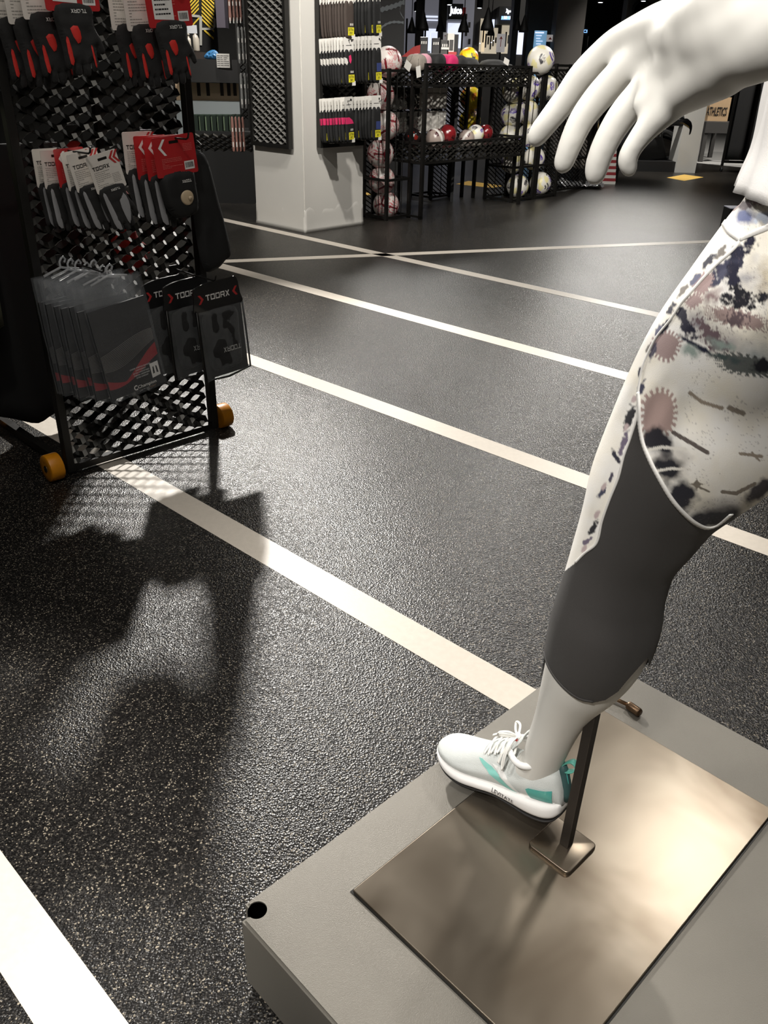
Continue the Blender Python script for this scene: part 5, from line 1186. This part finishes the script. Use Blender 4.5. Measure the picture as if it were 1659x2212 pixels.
# shop fronts
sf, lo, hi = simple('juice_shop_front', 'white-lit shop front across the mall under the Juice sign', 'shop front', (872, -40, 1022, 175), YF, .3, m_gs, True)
for i, (a, b, c, d) in enumerate(((912, 62, 948, 110), (930, 70, 953, 116), (966, 50, 1000, 104))): front('lit_window', sf, a, b, c, d, YF, e_w, .02+.01*i)
for i in range(4): front('door_frame', sf, 876+i*40, 40, 880+i*40, 118, YF, m_g3, .05)
front('ceiling_light', sf, 917, 34, 946, 38, YF, e_w, .03); front('ceiling_light', sf, 917, 42, 946, 45, YF, e_w, .03)
for i in range(5): front('poster', sf, 1004+(i % 2)*7, 30+i*18, 1009+(i % 2)*7, 42+i*18, YF, [m_g3, m_g2, m_wd][i % 3], .03)
sg = thing('juice_sign', atY(985, 30, YF-.5), 'bright white Juice sign with a red square above the far shop', 'sign')
front('board', sg, 968, 8, 1000, 42, YF-.5, m_bk, .0, .5); front('red_square', sg, 999, 16, 1006, 36, YF-.5, m_rd, .0, .05); lettering(sg, 'Juice', 971, 14, 998, 35, YF-.5, e_s, .02, .05)
s2, lo, hi = simple('clothes_shop_front', 'warm-lit clothes shop front across the mall under the blue sign', 'shop front', (1022, -40, 1152, 175), YF+.4, .3, m_g2, True)
for a, b, c, d, m_ in ((1036, 40, 1048, 112, e_wm), (1040, 60, 1074, 116, e_wm), (1082, 54, 1106, 116, e_wm), (1117, 60, 1136, 118, e_w), (1060, 42, 1068, 60, e_w)): front('lit_window', s2, a, b, c, d, YF+.4, m_, .02)
for i in range(12): front('garment', s2, 1042+i*5.4, 66+(i*7) % 20, 1045+i*5.4, 92+(i*11) % 18, YF+.4, [m_bk, m_g2, m_brn][i % 3], .05)
for i, (x, y) in enumerate(((1063, 54), (1042, 58), (1061, 92), (1066, 88), (1036, 94))): front('lamp', s2, x-1, y-1, x+1, y+1, YF+.4, e_s, .07)
sb = thing('blue_lit_sign', atY(1100, 36, YF-.2), 'blue-glowing shop sign with a small white dog emblem', 'sign')
front('board', sb, 1078, 14, 1122, 52, YF-.2, m_bk, 0, .6)
for k, (a, b) in enumerate(((1083, 1087), (1088, 1091), (1092, 1095), (1096, 1100), (1101, 1103), (1104, 1107), (1111, 1114), (1115, 1117))): front('letter', sb, a, 35, b, 41, YF-.2, e_s if k % 3 else e_b, .02)
front('letter_glow_tube', sb, 1082, 41.5, 1118, 42.6, YF-.2, e_b, .02)
lo_, hi_ = wbox(1092, 18, 1110, 31, YF-.2, .01); dogp = [(0, .2), (.1, .55), (.05, .95), (.22, .8), (.32, .62), (.75, .62), (1, .75), (.92, .5), (.88, 0), (.76, 0), (.72, .32), (.42, .32), (.36, 0), (.24, 0), (.2, .35)]
mb = MB(); mb.prism([(lo_[0]+p*(hi_[0]-lo_[0]), lo_[2]+q*(hi_[2]-lo_[2])) for p, q in dogp], 0, .02, axmat((0, YF-.22, 0), (1, 0, 0), (0, 0, 1), (0, -1, 0))); mb.build('dog_emblem', e_s, sb, world=True)
# mall columns
for i, (a, c, Y, m_, lab) in enumerate(((898, 916, 16., m_g3, 'dark brown mall column left of the Juice sign'), (948, 964, 16.4, m_g3, 'narrow brown mall column touching the Juice sign'), (1107, 1120, 15.5, m_bk, 'thin black mall column under the blue sign'), (1140, 1202, 15.2, m_bk, 'wide black mall column left of the grey one'), (1201, 1262, 14., mat('column_grey_brown', (66, 62, 58), .6, var=.05, vscale=2), 'wide grey-brown mall column behind the large football'))):
    simple('mall_column', lab, 'column', (a, -60, c, 180), Y, .4, m_, True, part='shaft')
# pendant lamps
for i, (x, y, w_, Y) in enumerate(((889, 72, 17, 13.), (913, 66, 22, 12.5), (951, 68, 16, 14), (1001, 70, 20, 12.6), (1052, 66, 24, 11.8), (1060, 77, 14, 14.5), (1116, 66, 16, 14), (1131, 70, 18, 13))):
    P = atY(x, y, Y); r = w_/2*P.y/F*1.05
    t = thing('pendant_lamp', (P.x, P.y, P.z), f'black cone pendant lamp, {["first", "second", "third", "fourth", "fifth", "sixth", "seventh", "eighth"][i]} from the left in front of the mall', 'lamp', 'black pendant lamps in front of the mall')
    MB().lathe([(r, 0), (r*.93, r*.5), (r*.6, r*1.4), (r*.3, r*2.4), (r*.15, r*2.9), (.0001, r*3.0)], (0, 0, 0), (0, 0, 1), 20).build('shade', m_bk, t, True); MB().tube([(0, 0, r*2.9), (0, 0, 3.6-P.z)], .006, 6).build('cable', m_bk, t)
# arrow signs and info panel
for i, (a, b, c, d, Y, lab) in enumerate(((1073, 73, 1091, 113, 13.5, 'white sign with a red up arrow, in front of the clothes shop'), (1181, 75, 1196, 90, 14.2, 'white sign with a red triangle at the grey column'), (957, 70, 966, 100, 14.5, 'white sign with a red arrow behind the black boxes'))):
    t, lo, hi = simple('arrow_sign', lab, 'sign', (a, b, c, d), Y, .02, m_sg, part='panel')
    x = (a+c)/2
    lo2, hi2 = wbox(x-(c-a)*.22, b+5, x+(c-a)*.22, d-(d-b)*.3, Y, .01); cx = (lo2[0]+hi2[0])/2; W_ = hi2[0]-lo2[0]
    mb = MB(); mb.prism([(cx-W_*.08, lo2[2]), (cx+W_*.08, lo2[2]), (cx+W_*.08, hi2[2]-W_*.6), (cx+W_*.5, hi2[2]-W_*.8), (cx, hi2[2]), (cx-W_*.5, hi2[2]-W_*.8), (cx-W_*.08, hi2[2]-W_*.6)] if i != 1 else [(cx-W_*.6, lo2[2]), (cx+W_*.6, lo2[2]), (cx, hi2[2])], 0, .004, axmat((0, Y-.002, 0), (1, 0, 0), (0, 0, 1), (0, -1, 0))); mb.build('arrow', m_arr, t, world=True)
    MB().tube([(0, .01, 0), (0, .01, -t.location.z)], .012, 8).build('pole', m_cg, t)
t, lo, hi = simple('info_totem', 'pale blue lit information totem behind the large football', 'totem', (1153, 66, 1178, 150), 14.8, .1, m_lb, True, part='screen')
for k in range(9): front('text_row', t, 1158, 76+k*6, 1158+[12, 9, 14, 10, 13, 8, 12, 11, 9][k], 77.6+k*6, 14.8, e_w, .01)
front('text_row', t, 1156, 69, 1175, 72, 14.8, e_w, .01)
t, lo, hi = simple('blue_ici_sign', 'small blue lit ICI sign right of the grey column', 'sign', (1254, 60, 1270, 76), 15.5, .05, m_bk, part='board'); lettering(t, 'ICI', 1257, 64, 1268, 71, 15.5, e_b); MB().tube([(0, .02, hi.z), (0, .02, 3.6-t.location.z)], .01, 6).build('hanger', m_bk, t)
m_ch = mat('chrome', (200, 200, 200), .15, metal=1.)
for x, Y in ((1260, 11.5), (1307, 12.5)):
    P = atY(x, 142, Y); t = thing('chrome_pole', (P.x, Y, 0), 'thin chrome pole '+('next to the ICI sign' if x == 1260 else 'behind the index finger'), 'pole'); MB().tube([(0, 0, 0), (0, 0, atY(x, 78, Y).z)], .022, 12).build('tube', m_ch, t, True); MB().lathe([(.09, 0), (.09, .01), (.03, .02)], (0, 0, 0)).build('base', m_ch, t)
# ceiling downlights in view
for i, (x, y) in enumerate(((1297, 5), (1390, 2), (971, 10), (1036, 17), (900, 24))):
    P = atY(x, y, 15.+i*.4); t = thing('ceiling_spot', (P.x, P.y, P.z), f'small bright ceiling spotlight, {["right of the grey column", "above the hand", "above the Juice sign", "above the clothes shop", "left over the mall"][i]}', 'spotlight', 'small ceiling spotlights')
    MB().lathe([(.05, 0), (.05, .12), (.03, .14)], (0, 0, 0), (0, 0, 1), 16).build('housing', m_bk, t); MB().lathe([(.035, 0), (.0001, .0)], (0, 0, -.004), (0, 0, 1), 16).build('bulb', e_s, t); MB().tube([(0, 0, .14), (0, 0, 3.6-P.z)], .008, 6).build('stem', m_bk, t)
# graphic banner with smoke-like strokes beside the pillar
t, lo, hi = simple('graphic_banner', 'black banner with grey smoke strokes behind the sock packs', 'banner', (770, -60, 874, 160), 11., .03, m_bk, True, part='cloth')
m_sm = mat('smoke_grey', (120, 126, 130), .7)
def band_px(t, pts, wd, Y, m, name='stroke'):
    mb = MB(); P = crom([(a, b, 0) for a, b in pts], 24); c = t.location; rows = []
    for i, (a, b, _) in enumerate(P):
        w2 = wd*(.6+.5*math.sin(i*.9)**2)/2; rows.append([atY(a, b-w2, Y)-c+V((0, -.012, 0)), atY(a, b+w2, Y)-c+V((0, -.012, 0))])
    vs = [p for r in rows for p in r]; mb.add(vs, [(2*i, 2*i+1, 2*i+3, 2*i+2) for i in range(len(rows)-1)]); return mb.build(name, m, t)
band_px(t, [(812, 24), (835, 18), (855, 12), (874, 4)], 12, 11., m_sm); band_px(t, [(815, 70), (830, 55), (848, 48), (872, 49)], 6, 11., m_sm); band_px(t, [(866, -20), (868, 5), (864, 24), (872, 40)], 4, 11., m_sm)
t, lo, hi = simple('shelf_strip', 'grey shelf card with an orange stripe behind the sock packs', 'shelf card', (776, 56, 812, 84), 8.6, .02, m_g2, part='card'); band_px(t, [(795, 57), (788, 83)], 9, 8.6, mat('stripe_orange', (206, 140, 40), .6)); front('white_block', t, 812, 70, 823, 100, 8.6, m_hd, 0)
# goods behind the bin top
zt_ = atY(930, 124, 9.25).z; xa_, xb_ = atY(862, 124, 9.25).x, atY(1000, 124, 9.25).x
gt = thing('goods_table', (xa_, 9.2, 0), 'black table behind the bin carrying the red tray and boxed packs', 'table')
MB().box((0, 0, zt_-.04), (xb_-xa_, .8, zt_)).build('top', m_bk, gt)
for x in (.02, xb_-xa_-.05):
    for y in (.02, .75): MB().box((x, y, 0), (x+.03, y+.03, zt_-.04)).build('leg', m_bk, gt)
t, lo, hi = simple('red_tray', 'slanted red cardboard tray behind the caps on the bin', 'tray', (866, 96, 908, 124.4), 9.3, .5, mat('tray_red', (150, 30, 26), .6), part='tray')
for v in t.children[0].data.vertices:
    if v.co.z > .05 and v.co.x < 0: v.co.x += .12; v.co.z -= .02
for i, (a, b, c, d, m_, lab) in enumerate(((907, 80, 924, 122, m_pch, 'black boxed pack with white icons, leftmost behind the caps'), (933, 82, 950, 124, m_pch, 'black boxed pack with white icons, middle behind the caps'), (952, 86, 970, 120, m_g2, 'grey boxed pack with white icons behind the magenta roll'))):
    t, lo, hi = simple('boxed_pack', lab, 'box', (a, b, c, d), 9.3, .12, m_, bev=.004, group='boxed packs behind the caps', part='carton')
    for k in range(3): front('icon', t, a+3+k*4.5, b+9, a+5.5+k*4.5, b+15, 9.3, m_hd, .012)
    if i == 2: front('white_panel', t, a+1, b+16, c-1, b+21, 9.3, m_hd, .012)
t, lo, hi = simple('display_carton', 'tall white and red display carton with black side left of the yellow ball', 'box', (966, 72, 981, 122), 9.3, .25, m_hd, bev=.004, part='carton')
front('black_side', t, 980, 74, 990, 124, 9.3, m_bk, -.02); front('red_foot', t, 968, 112, 986, 124, 9.3, m_rd, .012); front('picture', t, 971, 86, 979, 108, 9.3, m_g2, .012)
# floor stickers
m_ys = mat('sticker_yellow', (240, 196, 100), .5)
for q, lab in ((((985, 398), (1012, 391), (1089, 402), (1064, 406)), 'yellow rectangular floor sticker in front of the mesh towers'), (((1440, 384), (1478, 377), (1520, 383), (1478, 391)), 'yellow floor sticker near the black platform at the right'), (((772, 424), (770, 411), (800, 418), (803, 421)), 'yellow floor sticker partly hidden behind the pillar')):
    P = [fl(*p) for p in q]; c = sum(P, V())/4; t = thing('floor_sticker', c, lab, 'floor sticker', None)
    mb = MB(); mb.add([p-c+V((0, 0, .0015)) for p in P], [(0, 1, 2, 3)]); fixn(mb.build('sheet', m_ys, t))
# ---- right background ----
m_fw = mat('pale_tiles', (196, 194, 190), .4)
Pq = [fl(1330, 352), fl(1700, 360), fl(1900, 190), fl(1500, 190)]
mb = MB(); mb.add([V((p.x, p.y, .004)) for p in (fl(1500, 352), fl(1640, 366), fl(1700, 230), fl(1500, 230))], [(0, 1, 2, 3)]); tag(fixn(mb.build('trim_1', m_fw)), kind='structure')
m_wp2 = mat('white_panel', (196, 195, 190), .6)
simple('white_post', 'white painted square post behind the black platform at the right', 'post', (1482, 120, 1526, 356), 12.6, .4, m_wp2, True, part='shaft')
t, lo, hi = simple('athletics_box', 'beige cardboard box lettered ATHLETICS on the grey table', 'box', (1532, 210, 1576, 262), 14.5, .5, mat('cardboard', (176, 148, 114), .8, var=.04), part='carton'); lettering(t, 'ATHLETICS', 1526, 231, 1570, 250, 14.5, m_ink, .01)
t, lo, hi = simple('grey_table', 'low dark grey table under the lettered box', 'table', (1524, 264, 1590, 288), 14.2, .9, m_g2, part='top')
c = t.location; [MB().box((x, y, -c.z), (x+.06, y+.06, 0)).build('leg', m_g2, t) for x in (lo.x, hi.x-.06) for y in (.02, .8)]
simple('beige_board', 'beige board behind the mannequin wrist at the right edge', 'board', (1590, 90, 1668, 176), 13., .05, mat('beige_board', (150, 122, 98), .7), part='board')
# black clothes rail with garments
t = thing('clothes_rail', fl(1590, 372), 'black clothes rail on castors at the right edge behind the mannequin', 'clothes rail'); c = t.location
A_ = V((c.x-.25, c.y, 0)); 
for dx in (-.22, .62): MB().box((dx-.015, -.015, .08), (dx+.015, .015, 1.5)).build('upright', m_cg, t)
MB().box((-.22, -.02, 1.48), (.62, .02, 1.51)).build('top_bar', m_cg, t); MB().box((-.22, -.02, .12), (.62, .02, .15)).build('lower_bar', m_cg, t)
for dx in (-.22, .62): MB().lathe([(.03, -.012), (.035, 0), (.03, .012)], (dx, 0, .035), (1, 0, 0), 16).build('castor', m_bk, t)
for k in range(5):
    g = thing('hanging_garment', c+V((-.10+.15*k, .0, 1.46)), f'black garment on the clothes rail, {["first", "second", "third", "fourth", "fifth"][k]} from left', 'garment', 'black garments on the clothes rail', rz=.2)
    rows = []
    for i in range(9):
        f = i/8; rows.append([(.07*(.3+.7*min(1, f*6))*cos(a)*(1+.1*math.sin(3*a+k)), .22*(.3+.7*min(1, f*6))*math.sin(a), -1.3*f-.02*math.sin(k*2+a)) for a in np.linspace(0, 2*PI, 20, endpoint=False)])
    mb = MB(); mb.loft(rows); fixn(mb.build('cloth', m_dk, g, True)); mb = MB(); mb.tube([(0, 0, -.01), (0, 0, .03), (.01, 0, .04)], .003, 5); mb.build('hanger_hook', m_ch, g)
# black platform with seated black display figure
YPL = fl(1420, 371).y
t, lo, hi = simple('black_platform', 'low black platform carrying a black display figure', 'platform', (1340, 349, 1504, 371), YPL, .8, m_bk, True, part='slab')
t = thing('black_display_figure', atY(1430, 349, YPL+.3), 'glossy black display figure with draped clothes on the low platform', 'mannequin'); c = t.location; m_gb2 = mat('gloss_black', (12, 12, 13), .12, coat=.5)
def P12(x, y, dy=0.): return atY(x, y, YPL+.3+dy)-c
mb = MB(); save = mb
def chain(pts, n=12):
    P = crom([tuple(p[0])+(p[1],) for p in pts], 22); mb.tube([V(p[:3]) for p in P], [max(.004, float(p[3])) for p in P], n)
chain([(P12(1390, 150), .15), (P12(1400, 220), .17), (P12(1405, 270), .16), (P12(1410, 300), .13)]); chain([(P12(1405, 290), .10), (P12(1440, 262, -.2), .085), (P12(1478, 262, -.3), .07), (P12(1490, 275, -.3), .06), (P12(1484, 300, -.3), .05), (P12(1478, 325, -.25), .035), (P12(1492, 326, -.3), .025)]); chain([(P12(1390, 300), .10), (P12(1420, 285, .1), .08), (P12(1462, 300, .1), .065), (P12(1466, 330, .05), .045), (P12(1474, 346), .03)])
b0 = fixn(mb.build('body', m_gb2, t)); me = resolve(b0, [('REMESH', dict(mode='VOXEL', voxel_size=.018)), ('SMOOTH', dict(factor=.5, iterations=6))]); b0.modifiers.clear(); b0.data = me; me.shade_smooth()
mb = MB(); mb.loft([[P12(1385+s*28*cos(a), y+5*math.sin(a*3), .16*math.sin(a)) for a in np.linspace(0, 2*PI, 24, endpoint=False)] for y, s in ((190, .9), (240, 1.3), (300, 1.7), (345, 2.0))]); fixn(mb.build('draped_cloth', m_dk, t, True))
# silver heap, grey bag, striped cloth behind the fingers
t = thing('silver_blanket', fl(1242, 404), 'crumpled silver foil blanket on the floor behind the fingertips', 'blanket'); c = t.location
P, fs = subpoly([(-.26, -.16), (.3, -.2), (.34, .12), (-.2, .2)], .02); mk('foil', [(x, y, .02+.10*abs(noise.noise((x*7, y*7, 1)))+.05*abs(noise.noise((x*22, y*22, 4)))) for x, y in P], fs, mat('silver_foil', (200, 200, 202), .22, metal=.7, bump=.8, bscale=40), t)
t, lo, hi = simple('dark_stool', 'low black mesh stool under the grey bag behind the fingers', 'stool', (1222, 362, 1336, 386), 11.3, .5, m_cg, True, part='frame')
t = thing('grey_bag', atY(1250, 362, 11.45), 'grey fabric bag slumped on the low black stool', 'bag'); mb = MB(); 
mb.loft([[(.24*s*cos(a)*(1+.08*math.sin(4*a)), .18*s*math.sin(a), z) for a in np.linspace(0, 2*PI, 28, endpoint=False)] for s, z in ((.9, 0), (1.02, .06), (.92, .16), (.6, .26), (.25, .33), (.1, .36))]); mb.build('sack', m_gc, t, True)
m_rs = mat('cloth_red', (150, 48, 52), .8)
t = thing('striped_cloth', fl(1312, 398)+V((0, 0, .0)), 'red and white striped cloth hanging behind the ring finger', 'cloth')
for k in range(11): MB().box((-.055-.002*k+.006, -.012, .001+.035*(10-k)), (.055+.004*k, .012, .001+.035*(11-k))).build('stripe', m_rs if k % 2 else m_hd, t)
t, lo, hi = simple('small_black_box', 'small black box with pale top behind the printed leggings', 'box', (1574, 452, 1640, 490), 7.4, .16, m_bk, True, part='box'); MB().box((lo.x, lo.y, hi.z), (hi.x, hi.y, hi.z+.006)).build('pale_lid', m_gs, t)  # pale lid takes the glowing shop front grey too
t, lo, hi = simple('grey_machine', 'grey wall panel with a dark round fan above the hand', 'panel', (1352, -40, 1470, 110), 16., .3, m_g2, part='panel'); P = atY(1385, 22, 16.)-t.location
MB().lathe([(.16, -.04), (.16, 0), (.13, .01), (.11, -.02), (.05, -.02), (.04, .02), (.0001, .02)], P+V((0, -.02, 0)), (0, -1, 0), 28).build('fan', m_bk, t)
# ---- left background between rack and pillar ----
t, lo, hi = simple('hatched_poster', 'yellow and black hatched poster with white outlines behind the rack', 'poster', (380, -50, 466, 100), 10.5, .03, m_bk, True, part='board')
m_hy = mat('hatch_yellow', (230, 196, 62), .6); m_hw = mat('outline_white', (186, 184, 176), .6); m_hyd = mat('hatch_yellow_pale', (170, 160, 84), .6)
def clipband(poly, w_, dirr, x0, x1, y0, y1):
    pass
mb = MB(); c = t.location
def quadpx(pts, m_, name): mb_ = MB(); mb_.add([atY(a, b, 10.5)-c+V((0, -.014, 0)) for a, b in pts], [tuple(range(len(pts)))]); return mb_.build(name, m_, t)
hm = MB()
def hatch(xa, xb, ya, yb, sl, step=8.5, wd=4.8):
    y = ya-abs(xb-xa)*abs(sl)
    while y < yb:
        p = []
        for xx, yy in ((xa, y if sl > 0 else y+abs(sl)*(xb-xa)), (xb, y+sl*(xb-xa) if sl > 0 else y)): p.append((xx, yy))
        (x_0, y_0), (x_1, y_1) = p
        if min(y_0, y_1) > ya-4 and max(y_0, y_1) < yb+4: hm.add([atY(*q_, 10.5)-c+V((0, -.012, 0)) for q_ in ((x_0, y_0), (x_1, y_1), (x_1, y_1+wd), (x_0, y_0+wd))], [(0, 3, 2, 1)])
        y += step
hatch(436, 463, -45, 66, 1.); hatch(392, 406, -45, 52, 1.1); hatch(408, 430, -45, 44, -1.1); hatch(406, 431, 38, 60, -1.1); hatch(441, 462, 64, 84, .9)
o = hm.build('yellow_hatching', m_hy, t); tag(o, kind='stuff')
for pts in (((405, -40), (409, -40), (409, 32), (405, 32)), ((405, 30), (432, 33), (432, 38), (405, 36)), ((431, 34), (437, 36), (437, 98), (432, 98)), ((437, 60), (462, 60), (462, 65), (437, 65)), ((462, 35), (467, 42), (466, 58), (461, 64))): quadpx(pts, m_hw, 'white_outline')
simple('purple_grey_column', 'slim purple-grey column right of the hatched poster', 'column', (465, -50, 484, 60), 10., .2, mat('purple_grey', (84, 78, 88), .6), part='shaft')
t, lo, hi = simple('dark_counter', 'long black counter under the hatched poster', 'counter', (380, 128, 532, 178), 9.2, .6, mat('counter_black', (24, 23, 22), .5, var=.1), part='top')
simple('beige_slotted_board', 'beige slotted wooden board below the black counter', 'board', (380, 179, 518, 218), 9.6, .04, mat('beige_wood', (228, 200, 164), .7, var=.05, vscale=6), part='plank')
tt = [o for o in col.objects if o.name.startswith('beige_slotted_board')][0]
for x in (426, 446, 476, 491, 504): front('slot', tt, x, 179, x+7, 207, 9.6, m_brn, .012)
simple('pale_bench', 'pale grey-topped bench behind the green boxes', 'bench', (380, 219, 518, 248), 9.4, .18, mat('bench_grey', (196, 206, 208), .5), True, part='seat')
t, lo, hi = simple('low_shelf_unit', 'black low shelf unit with mesh front below the bench', 'shelf', (400, 284, 548, 392), 8.75, .6, mat('unit_black', (27, 27, 26), .6), True, part='carcass')
mb = MB(); a = atY(404, 322, 8.74)-t.location; b = atY(546, 322, 8.74)-t.location; exmesh(mb, a, (1, 0, 0), (0, 0, 1), (0, -1, 0), b.x-a.x, .17, lw=.088, sh=.046, sw=.018, tilt=-38, sub=1); mb.build('mesh_front', m_cm, t)
m_gn = mat('box_green', (20, 40, 26), .5); m_gl = mat('print_green_pale', (120, 140, 110), .6)
for k in range(9):
    x = 404+k*13; t, lo, hi = simple('green_box', f'dark green box in the row on the low shelf, {["first", "second", "third", "fourth", "fifth", "sixth", "seventh", "eighth", "ninth"][k]} from left', 'box', (x, 249, x+11, 284), 8.78, .2, m_gn, group='dark green boxes on the low shelf', part='carton')
    front('spine', t, x+1, 252, x+(2.4 if k % 3 else 3.4), 282, 8.78, m_gl, .006)
# bottles and items on the counter
def bottle(x, y, Y, r, label):
    P = atY(x, y, Y); t = thing('pump_bottle', P, label, 'bottle', 'sanitiser bottles on the stand'); MB().lathe([(r*.95, 0), (r, .01), (r, r*3), (r*.6, r*3.8), (r*.35, r*4), (r*.35, r*4.6), (r*.5, r*4.7), (r*.5, r*5), (.0001, r*5.1)], (0, 0, 0), (0, 0, 1), 18).build('body', mat('bottle_milky', (190, 182, 168), .3), t, True); mb = MB(); mb.tube([(0, 0, r*5), (0, 0, r*6), (-r*1.3, 0, r*5.9)], r*.15, 6); mb.build('pump', m_hd, t)
simple('bottle_stand', 'small brown stand carrying two pump bottles', 'stand', (402, 112, 438, 128), 9.3, .2, m_brn, part='block')
bottle(424, 111, 9.36, .036, 'milky pump bottle, right one on the small stand'); bottle(409, 111, 9.36, .03, 'milky pump bottle, left one on the small stand')
t, lo, hi = simple('white_notice', 'white notice card above the pump bottles', 'notice', (400, 54, 425, 72), 9.25, .01, mat('paper_white', (226, 228, 232), .6), part='sheet'); MB().box((-.01, .0, atY(412, 128, 9.25).z-t.location.z), (.01, .01, 0)).build('stem', m_cg, t)
t = thing('blue_package', atY(456, 128.5, 9.32), 'crumpled light blue package on the black counter', 'package'); mb = MB(); puff(mb, smoothpoly([(-.07, 0), (-.03, .05), (.04, .07), (.08, .03), (.07, -.01), (0, -.015)], 3), .03, .04, .012, axmat((0, 0, .015), (1, 0, 0), (0, 0, 1), (0, -1, 0)), .02, 40); fixn(mb.build('wrap', mat('package_blue', (60, 120, 170), .3, bump=.8, bscale=60), t))
t = thing('price_papers', atY(479, 131, 9.17), 'white printed papers hanging over the counter edge', 'paper')
for k in range(3): mb = MB(); mb.box((-.05+.035*k, -.01*k, -.06), (.01+.035*k, -.01*k+.002, .06)); mb.build('sheet', m_hd, t); mb = MB(); lines(mb, -.045+.035*k, -.05, .005+.035*k, .05, 6, 0, k); mb2 = MB(); mb2.add([V((v.x, -.01*k-.001, v.y)) for v in mb.v], mb.f); mb2.build('print', m_ink, t)
# stand with hanging carded tools between counter and pillar
st_ = thing('hanger_stand', fl(532, 434), 'narrow black stand with hanging carded items left of the pillar', 'stand'); c = st_.location
for dx in (0, .075): MB().box((dx-.011, -.011, 0), (dx+.011, .011, 2.2)).build('post', m_cg, st_)
MB().box((-.011, -.011, 0), (.086, .011, .02)).build('foot_rail', m_cg, st_)
mb = MB(); exmesh(mb, (.01, 0, .75), (1, 0, 0), (0, 0, 1), (0, -1, 0), .06, 1.4, lw=.06, sh=.05, sw=.018, sub=1); mb.build('mesh_panel', m_cm, st_)
m_pinkish = mat('card_brownish_pink', (140, 100, 90), .5); m_grip = mat('grip_grey', (120, 120, 118), .4)
for row, (y0, y1, m_, nm, x0) in enumerate(((-8, 46, m_pinkish, 'top', 496), (58, 138, m_grip, 'second', 516), (158, 235, m_grip, 'third', 522), (252, 328, m_pinkish, 'lowest', 503))):
    for k in range(4):
        x = x0+k*7.5; P = atY(x, (y0+y1)/2, 7.75+.03*k); hh = (atY(x, y0, 7.75).z-atY(x, y1, 7.75).z)
        t = thing('hanging_tool', P, f'slim carded tool on the {nm} peg of the narrow stand, {["first", "second", "third", "fourth"][k]} from left', 'tool', f'slim carded tools on the {nm} peg of the narrow stand')
        mb = MB(); mb.loft([[(w_*cos(a), .006*math.sin(a), z*hh) for a in np.linspace(0, 2*PI, 12, endpoint=False)] for w_, z in ((.004, .5), (.010, .45), (.012, .2), (.010, 0), (.013, -.3), (.010, -.48), (.003, -.5))]); mb.build('body', m_, t, True)
        MB().box((-.004, -.009, -.10), (.004, -.006, -.06)).build('price_label', m_hd, t); MB().box((-.004, -.009, .02), (.004, -.006, .05)).build('price_label', m_hd, t)
        mb = MB(); mb.tube([(0, 0, hh*.48), (0, 0, hh*.55), (.03, .03, hh*.56)], .002, 5); mb.build('peg', m_cg, t)
tag(MB().box((-14, 12.5, 0), (-1.6, 12.7, 3.6)).build('wall_1', m_wd), kind='structure')
# spots for far shops and right background; the last added to brighten the poster
spot((3.6, 16.5, 3.4), (3.2, 18.8, 1.2), 160, 90, .6, .1); spot((6.5, 13., 3.4), (6.6, 14.6, .2), 420, 90, .6, .1); spot((-1.3, 8.6, 3.3), (-1.9, 10., 1.2), 320, 80, .6, .1)
